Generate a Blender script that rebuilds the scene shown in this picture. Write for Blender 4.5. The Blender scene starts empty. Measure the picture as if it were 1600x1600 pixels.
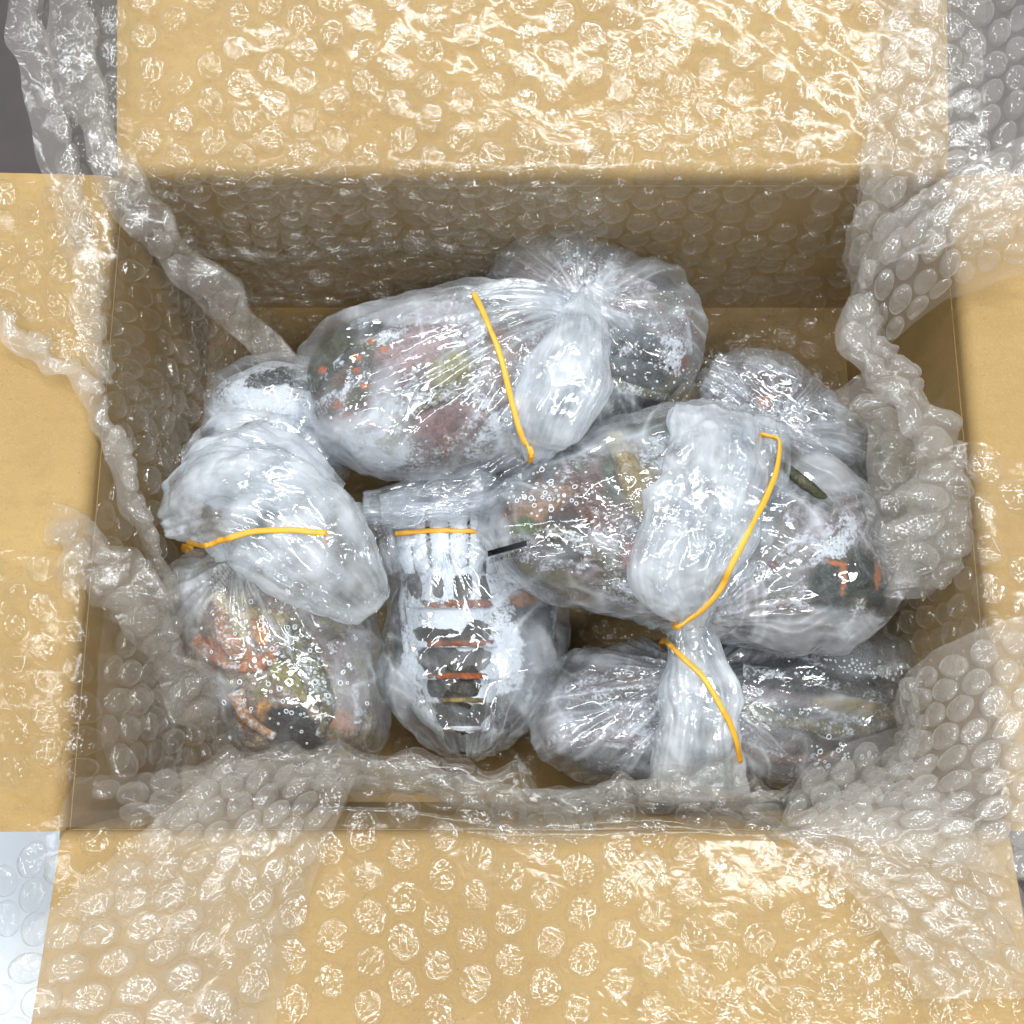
import bpy, math, random
import numpy as np
from mathutils import Vector
from mathutils.bvhtree import BVHTree

random.seed(7)
MM = 0.001
R = math.radians
sc = bpy.context.scene
COL = sc.collection

# ------------------------------------------------------------------ camera, world, lamps, exposure
CAMX, CAMY, CAMZ, TILT, FPX = -6.6, -71.0, 415.0, R(11.5), 1600.0      # millimetres
cam_d = bpy.data.cameras.new('camera')
cam = bpy.data.objects.new('camera', cam_d); COL.objects.link(cam)
cam.location = (CAMX*MM, CAMY*MM, CAMZ*MM); cam.rotation_euler = (TILT, 0, 0)
cam_d.sensor_width = 36; cam_d.lens = 36.0*FPX/1600.0
cam_d.clip_start = 0.01; cam_d.clip_end = 50
sc.camera = cam

world = bpy.data.worlds.new('World'); sc.world = world; world.use_nodes = True
bg = world.node_tree.nodes['Background']
bg.inputs[0].default_value = (1.0, 0.97, 0.93, 1); bg.inputs[1].default_value = 0.18

def area(name, loc, target, sx, sy, power, col):
    d = bpy.data.lights.new(name, 'AREA'); d.shape = 'RECTANGLE'; d.size = sx; d.size_y = sy
    d.energy = power; d.color = col
    o = bpy.data.objects.new(name, d); COL.objects.link(o); o.location = loc
    o.rotation_euler = (Vector(target)-Vector(loc)).to_track_quat('-Z', 'Y').to_euler()
    return o
area('ceiling_lamp', (-0.35, 1.45, 1.75), (0, 0, 0.05), 1.3, 0.12, 12, (0.93, 0.97, 1.0))
area('ceiling_lamp', (0.25, 0.62, 1.75), (0, 0, 0.05), 1.3, 0.12, 26, (0.95, 0.98, 1.0))
area('ceiling_lamp', (-0.95, -0.1, 1.6), (0, 0, 0.05), 0.12, 1.2, 9, (0.95, 0.98, 1.0))
area('ceiling_lamp', (0.25, -0.75, 1.75), (0, 0, 0.05), 1.3, 0.12, 17, (0.95, 0.98, 1.0))

sc.view_settings.view_transform = 'Standard'; sc.view_settings.look = 'None'
sc.view_settings.exposure = 0.16; sc.view_settings.gamma = 1.0
sc.cycles.transparent_max_bounces = 40
sc.cycles.max_bounces = 6
sc.cycles.diffuse_bounces = 3
sc.cycles.use_adaptive_sampling = True
sc.cycles.adaptive_threshold = 0.03
sc.cycles.glossy_bounces = 2
sc.cycles.caustics_reflective = False
sc.cycles.caustics_refractive = False
sc.cycles.sample_clamp_indirect = 4.0

ZR = 112.0        # height of the box rim
BX, BY = 135.0, 102.0
RISE = math.tan(R(10))

def P(u, v, z):
    """where the sight line of photo pixel (u, v) meets height z (mm)"""
    a = (u-800)/FPX; b = (800-v)/FPX
    c, s = math.cos(TILT), math.sin(TILT)
    t = (CAMZ-z)/(c-b*s)
    return np.array([CAMX+a*t, CAMY+(b*c+s)*t, z])
def PX(p):
    c, s = math.cos(TILT), math.sin(TILT)
    x = p[..., 0]-CAMX; y = p[..., 1]-CAMY; z = p[..., 2]-CAMZ
    yy = y*c+z*s; zz = -y*s+z*c
    return 800+FPX*x/(-zz), 800-FPX*yy/(-zz)

# ------------------------------------------------------------------ noise
_pr = np.random.RandomState(3)
_perm = np.concatenate([_pr.permutation(256)]*3)
_grad = _pr.normal(size=(256, 3)); _grad /= np.linalg.norm(_grad, axis=1)[:, None]
def pn(p, seed=0.0):
    """gradient noise, p (...,3), roughly -1..1"""
    p = np.asarray(p, float)+seed*17.31
    i = np.floor(p).astype(int); f = p-i
    w = f*f*f*(f*(f*6-15)+10)
    out = 0
    for dx in (0, 1):
        for dy in (0, 1):
            for dz in (0, 1):
                h = _perm[(_perm[(_perm[(i[..., 0]+dx) & 255]+i[..., 1]+dy) & 255]+i[..., 2]+dz) & 255]
                g = _grad[h]
                d = g[..., 0]*(f[..., 0]-dx)+g[..., 1]*(f[..., 1]-dy)+g[..., 2]*(f[..., 2]-dz)
                wx = w[..., 0] if dx else 1-w[..., 0]
                wy = w[..., 1] if dy else 1-w[..., 1]
                wz = w[..., 2] if dz else 1-w[..., 2]
                out = out+d*wx*wy*wz
    return out*1.6
def fbm(p, o=4, seed=0.0):
    a, s, t = 1.0, 0.0, 0.0
    for k in range(o):
        s = s+a*pn(p*(2.03**k), seed+k*1.7); t += a; a *= 0.5
    return s/t
def tri(x):
    return 2*np.abs(2*(x-np.floor(x+0.5)))-1
def crumple(p, o=5, seed=0):
    """folded-film noise: sharp straight creases in random directions"""
    r = np.random.RandomState(int(seed)*13+5)
    s = 0.0; tot = 0.0
    for k in range(o):
        d = r.normal(size=3); d /= np.linalg.norm(d)
        f = 0.55*1.45**k; a = 1/(1.35**k)
        w = pn(p*0.45*1.3**k, seed+k*3.1)
        m = np.clip(0.5+1.3*pn(p*0.6, seed+9+k*2.3), 0, 1)
        s = s+a*m*tri(f*(p@d)+0.9*w+r.rand()); tot += a
    return s/tot
def sstep(a, b, x):
    t = np.clip((x-a)/(b-a), 0, 1); return t*t*(3-2*t)

# ------------------------------------------------------------------ mesh helpers (verts in mm)
def link(name, verts, faces, mat, parent=None, smooth=True, attrs=None, col=None):
    verts = np.asarray(verts, float).reshape(-1, 3)*MM
    if parent is not None:
        verts = verts-np.array(world_loc(parent))
    me = bpy.data.meshes.new(name)
    fl = [np.asarray(f, int) for f in (faces if isinstance(faces, list) else [faces]) if len(f)]
    me.vertices.add(len(verts)); me.vertices.foreach_set('co', verts.astype(np.float32).ravel())
    loops = np.concatenate([f.ravel() for f in fl])
    tot = np.concatenate([np.full(len(f), f.shape[1]) for f in fl])
    start = np.concatenate([[0], np.cumsum(tot)[:-1]])
    me.loops.add(len(loops)); me.loops.foreach_set('vertex_index', loops.astype(np.int32))
    me.polygons.add(len(tot)); me.polygons.foreach_set('loop_start', start.astype(np.int32))
    me.update(calc_edges=True); me.validate()
    me.polygons.foreach_set('use_smooth', np.full(len(me.polygons), smooth))
    for k, a in (attrs or {}).items():
        at = me.attributes.new(k, 'FLOAT', 'POINT'); at.data.foreach_set('value', np.asarray(a, np.float32).ravel())
    if col is not None:
        c4 = np.concatenate([col.reshape(-1, 3), np.ones((len(verts), 1))], 1)
        at = me.attributes.new('Col', 'FLOAT_COLOR', 'POINT'); at.data.foreach_set('color', c4.astype(np.float32).ravel())
    if mat: me.materials.append(mat)
    o = bpy.data.objects.new(name, me); COL.objects.link(o)
    if parent is not None: o.parent = parent
    return o
def world_loc(o):
    l = Vector((0, 0, 0))
    while o is not None:
        l = l+o.location; o = o.parent
    return l
def empty(name, loc, label, cat, group=None):
    o = bpy.data.objects.new(name, None); COL.objects.link(o); o.location = [c*MM for c in loc]
    o.empty_display_size = 0.02
    tag(o, label, cat, group); return o
def tag(o, label=None, cat=None, group=None, kind=None):
    if label: o['label'] = label
    if cat: o['category'] = cat
    if group: o['group'] = group
    if kind: o['kind'] = kind
    return o
def gfaces(nu, nv, wrap=False):
    """faces of a grid indexed [i*nv+j]; wrap closes j"""
    i, j = np.meshgrid(np.arange(nu-1), np.arange(nv if wrap else nv-1), indexing='ij')
    j2 = (j+1) % nv
    return np.stack([i*nv+j, i*nv+j2, (i+1)*nv+j2, (i+1)*nv+j], -1).reshape(-1, 4)
def gnormals(G, wrap=False):
    du = np.gradient(G, axis=0)
    if wrap:
        dv = (np.roll(G, -1, 1)-np.roll(G, 1, 1))
    else:
        dv = np.gradient(G, axis=1)
    n = np.cross(du, dv); l = np.linalg.norm(n, axis=-1, keepdims=True)
    return n/np.maximum(l, 1e-9)
def box(cx, cy, cz, sx, sy, sz):
    v = np.array([[cx+a*sx/2, cy+b*sy/2, cz+c*sz/2] for a in (-1, 1) for b in (-1, 1) for c in (-1, 1)])
    f = np.array([[0, 1, 3, 2], [4, 6, 7, 5], [0, 4, 5, 1], [2, 3, 7, 6], [0, 2, 6, 4], [1, 5, 7, 3]])
    return v, f
def cr(Pts, t):
    """Catmull-Rom through Pts (K,...) at params t (0..K-1)"""
    K = len(Pts)
    ext = np.concatenate([[2*Pts[0]-Pts[1]], Pts, [2*Pts[-1]-Pts[-2]]])
    i = np.clip(np.floor(t).astype(int), 0, K-2); f = (t-i).reshape((-1,)+(1,)*(Pts.ndim-1))
    a, b, c, d = ext[i], ext[i+1], ext[i+2], ext[i+3]
    return 0.5*((2*b)+(-a+c)*f+(2*a-5*b+4*c-d)*f*f+(-a+3*b-3*c+d)*f**3)
def crclosed(Pts, n, smooth=1.0):
    K = len(Pts); t = np.arange(n)/n*K; i = np.floor(t).astype(int); f = (t-i)[:, None]
    a, b, c, d = Pts[(i-1) % K], Pts[i % K], Pts[(i+1) % K], Pts[(i+2) % K]
    s = 0.5*((2*b)+(-a+c)*f+(2*a-5*b+4*c-d)*f*f+(-a+3*b-3*c+d)*f**3)
    return s*smooth+(b*(1-f)+c*f)*(1-smooth)

# ------------------------------------------------------------------ materials
class NT:
    def __init__(s, name):
        s.m = bpy.data.materials.new(name); s.m.use_nodes = True; s.t = s.m.node_tree
        s.t.nodes.clear(); s.out = s.n('ShaderNodeOutputMaterial')
    def n(s, typ, **kw):
        nd = s.t.nodes.new(typ)
        for k, v in kw.items():
            if k.startswith('i_'):
                key = k[2:].replace('_', ' ')
                s.set(nd, key, v)
            else: setattr(nd, k, v)
        return nd
    def set(s, nd, key, v):
        inp = nd.inputs[int(key)] if key.isdigit() else nd.inputs[key]
        if isinstance(v, bpy.types.NodeSocket): s.t.links.new(v, inp)
        else: inp.default_value = v
    def math(s, op, a, b=None, c=None, clamp=False):
        nd = s.n('ShaderNodeMath', operation=op); nd.use_clamp = clamp
        s.set(nd, '0', a)
        if b is not None: s.set(nd, '1', b)
        if c is not None: s.set(nd, '2', c)
        return nd.outputs[0]
    def noise(s, vec, scale, detail=3, rough=0.5, dist=0.0):
        nd = s.n('ShaderNodeTexNoise'); s.set(nd, 'Vector', vec)
        nd.inputs['Scale'].default_value = scale; nd.inputs['Detail'].default_value = detail
        nd.inputs['Roughness'].default_value = rough; nd.inputs['Distortion'].default_value = dist
        return nd.outputs['Fac']
    def mix(s, f, a, b):
        nd = s.n('ShaderNodeMix', data_type='RGBA')
        s.set(nd, '0', f); s.set(nd, '6', a); s.set(nd, '7', b); return nd.outputs[2]
    def shmix(s, f, a, b):
        nd = s.n('ShaderNodeMixShader'); s.set(nd, '0', f)
        s.t.links.new(a, nd.inputs[1]); s.t.links.new(b, nd.inputs[2]); return nd.outputs[0]
    def ramp(s, f, lo, hi):
        nd = s.n('ShaderNodeMapRange', interpolation_type='SMOOTHSTEP'); s.set(nd, '0', f)
        nd.inputs[1].default_value = lo; nd.inputs[2].default_value = hi; return nd.outputs[0]

def film_material(name, haze, tint, milk, crinkle, bump, rough, edge=0.35, gl=1.0, speck=0.0, gbase=0.07, graze=0.75, patch=(20, 0.2), epow=4.5):
    m = NT(name)
    oc = m.n('ShaderNodeTexCoord').outputs['Object']
    a = m.noise(oc, crinkle, 2, 0.42, 0.7)
    rid = m.math('ABSOLUTE', m.math('SUBTRACT', a, 0.5))
    b = m.noise(oc, crinkle*0.4, 1, 0.4, 1.2)
    rid2 = m.math('ABSOLUTE', m.math('SUBTRACT', b, 0.5))
    hgt = m.math('ADD', m.math('MULTIPLY', rid, 0.5), m.math('MULTIPLY', rid2, 1.3))
    pm = m.ramp(m.noise(oc, patch[0], 2, 0.5), 0.44, 0.66)
    bp = m.n('ShaderNodeBump'); bp.inputs['Distance'].default_value = bump
    m.set(bp, 'Strength', m.math('MULTIPLY_ADD', pm, 1-patch[1], patch[1]))
    m.set(bp, 'Height', hgt)
    lw = m.n('ShaderNodeLayerWeight'); lw.inputs['Blend'].default_value = 0.5
    m.set(lw, 'Normal', bp.outputs[0])
    lw2 = m.n('ShaderNodeLayerWeight'); lw2.inputs['Blend'].default_value = 0.5
    fac = lw.outputs['Facing']; fac2 = lw2.outputs['Facing']
    fr = m.math('MULTIPLY_ADD', m.math('POWER', fac, 5.0), graze, gbase, clamp=True)
    at = m.n('ShaderNodeAttribute', attribute_name='haze').outputs['Fac']
    hz = m.math('ADD', at, haze)
    hz = m.math('MULTIPLY', hz, m.math('MULTIPLY_ADD', m.noise(oc, 55, 4, 0.6, 0.8), 1.5, 0.28))
    if speck:
        sp = m.ramp(m.noise(oc, 1900, 2, 0.7), 0.56, 0.66)
        reg = m.ramp(m.noise(oc, 38, 3, 0.6), 0.48, 0.64)
        hz = m.math('MULTIPLY_ADD', m.math('MULTIPLY', sp, reg), speck, hz)
    hz = m.math('MULTIPLY_ADD', m.math('POWER', fac2, epow), edge, hz, clamp=True)
    hz = m.math('MINIMUM', hz, 0.93)
    tr = m.n('ShaderNodeBsdfTransparent', i_Color=tint)
    df = m.n('ShaderNodeBsdfDiffuse', i_Color=milk); m.set(df, 'Normal', bp.outputs[0])
    tl = m.n('ShaderNodeBsdfTranslucent', i_Color=milk)
    mk = m.shmix(0.42, df.outputs[0], tl.outputs[0])
    base = m.shmix(hz, tr.outputs[0], mk)
    g = m.n('ShaderNodeBsdfGlossy'); g.inputs['Color'].default_value = (gl, gl, gl, 1)
    g.inputs['Roughness'].default_value = rough; m.set(g, 'Normal', bp.outputs[0])
    res = m.shmix(fr, base, g.outputs[0])
    m.t.links.new(res, m.out.inputs[0])
    return m.m

M_BUB = film_material('bubble_film', 0.015, (0.985, 0.985, 0.975, 1), (0.92, 0.90, 0.87, 1), 380, 0.0023, 0.075, edge=0.30, gbase=0.055, graze=0.40, patch=(16, 0.55), epow=3.2)
M_BACK = film_material('backing_film', 0.012, (0.99, 0.988, 0.98, 1), (0.90, 0.88, 0.85, 1), 260, 0.0014, 0.12, edge=0.10, gbase=0.016, graze=0.30, patch=(14, 0.15))
M_BAG = film_material('clear_bag_film', 0.02, (0.98, 0.99, 1.0, 1), (0.88, 0.93, 0.99, 1), 125, 0.0028, 0.07, edge=0.26, speck=0.16, gbase=0.075, patch=(30, 0.25))
M_MILK = film_material('gathered_bag_film', 0.33, (0.965, 0.985, 1.0, 1), (0.88, 0.93, 0.98, 1), 120, 0.0026, 0.11, edge=0.30, gbase=0.085, patch=(30, 0.4))

def cardboard():
    m = NT('kraft_cardboard')
    oc = m.n('ShaderNodeTexCoord').outputs['Object']
    n1 = m.noise(oc, 9, 4, 0.6); n2 = m.noise(oc, 900, 3, 0.7); n3 = m.noise(oc, 120, 4, 0.65)
    mp = m.n('ShaderNodeMapping'); mp.inputs['Scale'].default_value = (200, 430, 400); m.set(mp, 'Vector', oc)
    fib = m.noise(mp.outputs[0], 1, 3, 0.6)
    n1 = m.ramp(n1, 0.3, 0.7)
    c = m.mix(n1, (0.355, 0.232, 0.088, 1), (0.43, 0.292, 0.118, 1))
    c = m.mix(m.math('MULTIPLY', m.ramp(n3, 0.45, 0.72), 0.5), c, (0.33, 0.21, 0.08, 1))
    c = m.mix(m.math('MULTIPLY', m.ramp(fib, 0.5, 0.75), 0.35), c, (0.30, 0.195, 0.08, 1))
    c = m.mix(m.math('MULTIPLY', m.ramp(n2, 0.62, 0.70), 0.6), c, (0.22, 0.13, 0.055, 1))
    c = m.mix(m.math('MULTIPLY', m.ramp(m.noise(oc, 2600, 2, 0.6), 0.5, 0.72), 0.35), c, (0.55, 0.40, 0.2, 1))
    sep = m.n('ShaderNodeSeparateXYZ'); m.set(sep, '0', oc)
    wv = m.math('SINE', m.math('MULTIPLY', sep.outputs[1], 2*math.pi/0.0068))
    bp = m.n('ShaderNodeBump', i_Strength=0.5); bp.inputs['Distance'].default_value = 0.0004
    m.set(bp, 'Height', m.math('ADD', m.math('MULTIPLY', wv, 0.30), m.math('MULTIPLY', n2, 0.25)))
    p = m.n('ShaderNodeBsdfPrincipled', i_Roughness=0.75); m.set(p, 'Base Color', c); m.set(p, 'Normal', bp.outputs[0])
    p.inputs['Specular IOR Level'].default_value = 0.3
    m.t.links.new(p.outputs[0], m.out.inputs[0]); return m.m
M_CARD = cardboard()

def simple(name, col, rough=0.5, nscale=300, namp=0.15, bump=0.0002, spec=0.5):
    m = NT(name)
    oc = m.n('ShaderNodeTexCoord').outputs['Object']
    n = m.noise(oc, nscale, 4, 0.6)
    dk = tuple(x*(1-namp) for x in col)+(1,); lt = tuple(min(1, x*(1+namp)) for x in col)+(1,)
    p = m.n('ShaderNodeBsdfPrincipled', i_Roughness=rough); m.set(p, 'Base Color', m.mix(n, dk, lt))
    p.inputs['Specular IOR Level'].default_value = spec
    bp = m.n('ShaderNodeBump', i_Strength=0.6); bp.inputs['Distance'].default_value = bump
    m.set(bp, 'Height', n); m.set(p, 'Normal', bp.outputs[0])
    m.t.links.new(p.outputs[0], m.out.inputs[0]); return m.m
M_TABLE = simple('dark_table', (0.05, 0.04, 0.037), 0.5, 60, 0.25)
M_PAPER = simple('white_paper', (0.72, 0.80, 0.90), 0.5, 80, 0.05)
M_RUB = simple('rubber', (0.80, 0.40, 0.04), 0.45, 500, 0.18)
M_INK = simple('black_ink', (0.008, 0.010, 0.012), 0.4, 300, 0.2)
M_RING = simple('ice_bead', (0.80, 0.86, 0.9), 0.2, 300, 0.05)

def body_mat():
    m = NT('frosted_shell')
    oc = m.n('ShaderNodeTexCoord').outputs['Object']
    c = m.n('ShaderNodeAttribute', attribute_name='Col').outputs['Color']
    fr = m.n('ShaderNodeAttribute', attribute_name='frost').outputs['Fac']
    n1 = m.noise(oc, 230, 6, 0.72, 0.8); n2 = m.noise(oc, 900, 3, 0.7)
    f = m.math('ADD', m.math('ADD', fr, m.math('MULTIPLY', m.math('SUBTRACT', n1, 0.5), 2.0)),
               m.math('MULTIPLY', m.math('SUBTRACT', n2, 0.5), 1.9))
    f = m.ramp(f, 0.24, 0.92)
    c2 = m.mix(m.math('MULTIPLY', m.ramp(n2, 0.5, 0.7), 0.3), c, (0.30, 0.25, 0.2, 1))
    n3 = m.noise(oc, 420, 4, 0.7, 1.0)
    c2 = m.mix(m.math('MULTIPLY', m.ramp(n3, 0.42, 0.60), 0.55), c2, (0.035, 0.035, 0.032, 1))
    cc = m.mix(m.math('MULTIPLY', f, 0.92), c2, (0.68, 0.73, 0.79, 1))
    p = m.n('ShaderNodeBsdfPrincipled', i_Roughness=0.45); m.set(p, 'Base Color', cc)
    bp = m.n('ShaderNodeBump', i_Strength=1.0); bp.inputs['Distance'].default_value = 0.0009
    m.set(bp, 'Height', m.math('ADD', n1, m.math('MULTIPLY', n2, 0.3))); m.set(p, 'Normal', bp.outputs[0])
    m.t.links.new(p.outputs[0], m.out.inputs[0]); return m.m
M_BODY = body_mat()

# ------------------------------------------------------------------ table and box
v, f = box(0, 0, -10, 2400, 2400, 20)
tag(link('table_top', v, f, M_TABLE, smooth=False), kind='structure')

pz = 0.6
pp = np.array([P(u, v, pz) for u, v in [(-500, 1200), (150, 1180), (150, 1700), (-500, 1900)]])
n = 14; G = np.zeros((n, n, 3))
for i in range(n):
    for j in range(n):
        a, b = i/(n-1), j/(n-1)
        G[i, j] = (pp[0]*(1-a)+pp[1]*a)*(1-b)+(pp[3]*(1-a)+pp[2]*a)*b
G[..., 2] += 0.8*np.abs(fbm(G*0.03, 3, 4))
o = link('paper_sheet', G, gfaces(n, n), M_PAPER)
so = o.modifiers.new('thickness', 'SOLIDIFY'); so.thickness = 0.0002
tag(o, 'white paper sheet lying on the table at the left front corner of the cardboard box', 'paper')

boxr = empty('cardboard_box', (0, 0, 0), 'open brown corrugated cardboard box with its four flaps folded outward', 'box')
T = 3.0
v, f = box(0, 0, 1.6, 2*BX, 2*BY, T); link('bottom', v, f, M_CARD, boxr, False)
v, f = box(0, BY+T/2, ZR/2-2.4, 2*BX+2*T, T, ZR-9.6); link('wall', v, f, M_CARD, boxr, False)
v, f = box(0, -BY-T/2, ZR/2-2.4, 2*BX+2*T, T, ZR-9.6); link('wall', v, f, M_CARD, boxr, False)
v, f = box(-BX-T/2, 0, ZR/2-2.4, T, 2*BY-0.02, ZR-9.6); link('wall', v, f, M_CARD, boxr, False)
v, f = box(BX+T/2, 0, ZR/2-2.4, T, 2*BY-0.02, ZR-9.6); link('wall', v, f, M_CARD, boxr, False)
def flap(axis, sgn, length, rise, halfw):
    """a slab hinged on the rim, with a rounded crease and a slight bow"""
    nu, nv = 44, 70
    s = np.linspace(0, 1, nu)**2*length; w = np.linspace(-halfw, halfw, nv)
    S, Wd = np.meshgrid(s, w, indexing='ij')
    z = ZR+rise*S-0.9*np.exp(-((S-3)/2.2)**2)-0.8*(1-np.exp(-S/3.0))*0+1.2*pn(np.stack([S*0.012, Wd*0.012, S*0], -1), axis+sgn)*np.clip(S/30, 0, 1)
    out = (BX if axis == 0 else BY)+S+0.2
    rr_ = 5.0
    ph = np.clip(S/(rr_*np.pi/2), 0, 1)*np.pi/2                     # quarter round at the crease
    past = np.maximum(S-rr_*np.pi/2, 0)
    base_ = BX if axis == 0 else BY
    wob = 0.7*pn(np.stack([Wd*0.045, Wd*0, S*0+axis*3.1+sgn], -1), 6)+0.35*pn(np.stack([Wd*0.15, Wd*0, S*0+axis], -1), 8)
    out = base_+0.2+rr_*(1-np.cos(ph))+past
    z = ZR-rr_+rr_*np.sin(ph)+rise*past+0.9*pn(np.stack([S*0.012, Wd*0.012, S*0], -1), axis+sgn)*np.clip(S/30, 0, 1)+wob*np.exp(-S/14)
    top = np.stack([sgn*out, Wd, z], -1) if axis == 0 else np.stack([Wd, sgn*out, z], -1)
    bot = top.copy(); bot[..., 2] -= T
    V = np.concatenate([top.reshape(-1, 3), bot.reshape(-1, 3)])
    F = gfaces(nu, nv); N = nu*nv
    idx = np.arange(N).reshape(nu, nv)
    loop = np.concatenate([idx[0, :-1], idx[:-1, -1], idx[-1, :0:-1], idx[:0:-1, 0]])
    l2 = np.roll(loop, -1)
    side = np.stack([loop, l2, l2+N, loop+N], -1)
    Fb = F[:, ::-1]+N
    if (axis == 0) == (sgn > 0):
        pass
    o = link('flap', V, [np.concatenate([F, Fb, side])], M_CARD, boxr, True)
    import bmesh
    bm = bmesh.new(); bm.from_mesh(o.data); bmesh.ops.recalc_face_normals(bm, faces=bm.faces); bm.to_mesh(o.data); bm.free()
    o.data.set_sharp_from_angle(angle=R(40))
    return o
flap(1, 1, 105, RISE, BX); flap(1, -1, 105, RISE, BX)
flap(0, -1, 105, 0.03, BY); flap(0, 1, 105, 0.03, BY)

def floor_under(x, y):
    """height the wrap cannot sink below"""
    z = np.full(x.shape, 5.0)
    inx = np.abs(x) < BX; iny = np.abs(y) < BY
    sx = np.abs(x)-BX; sy = np.abs(y)-BY
    z = np.where(inx & ~iny, ZR+RISE*sy+0.9, z)
    z = np.where(~inx & iny, ZR+0.03*sx+0.9+1.0, z)
    z = np.where(~inx & ~iny, 2.0, z)
    return z

# ------------------------------------------------------------------ bubble wrap
BR, PITCH = 5.05, 11.3
def resample(net, step):
    """net (A,B,3) -> dense grid with even spacing; returns grid, lengths"""
    D = cr(net, np.linspace(0, len(net)-1, 40*(len(net)-1)+1))
    l = np.linalg.norm(np.diff(D, axis=0), axis=-1).mean(1); cum = np.concatenate([[0], np.cumsum(l)]); La = cum[-1]
    na = max(6, int(La/step)+1)
    ta = np.interp(np.linspace(0, La, na), cum, np.linspace(0, len(net)-1, len(D)))
    D = cr(net, ta)
    E = np.swapaxes(D, 0, 1)
    D2 = cr(E, np.linspace(0, len(E)-1, 40*(len(E)-1)+1))
    l = np.linalg.norm(np.diff(D2, axis=0), axis=-1).mean(1); cum = np.concatenate([[0], np.cumsum(l)]); Lb = cum[-1]
    nb = max(6, int(Lb/step)+1)
    tb = np.interp(np.linspace(0, Lb, nb), cum, np.linspace(0, len(E)-1, len(D2)))
    G = np.swapaxes(cr(E, tb), 0, 1)
    return G, La, Lb
def toworld(net):
    return np.array([[P(*q) if len(q) == 3 else np.array(q[1:], float) for q in row] for row in net])
UP_HINT = np.array([0, -0.2, 1.0])
def bilin(A, x, y):
    nu, nv = A.shape[:2]
    x = np.clip(x, 0, nu-1.001); y = np.clip(y, 0, nv-1.001)
    i = x.astype(int); j = y.astype(int); fx = (x-i)[..., None]; fy = (y-j)[..., None]
    return (A[i, j]*(1-fx)+A[i+1, j]*fx)*(1-fy)+(A[i, j+1]*(1-fx)+A[i+1, j+1]*fx)*fy
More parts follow.
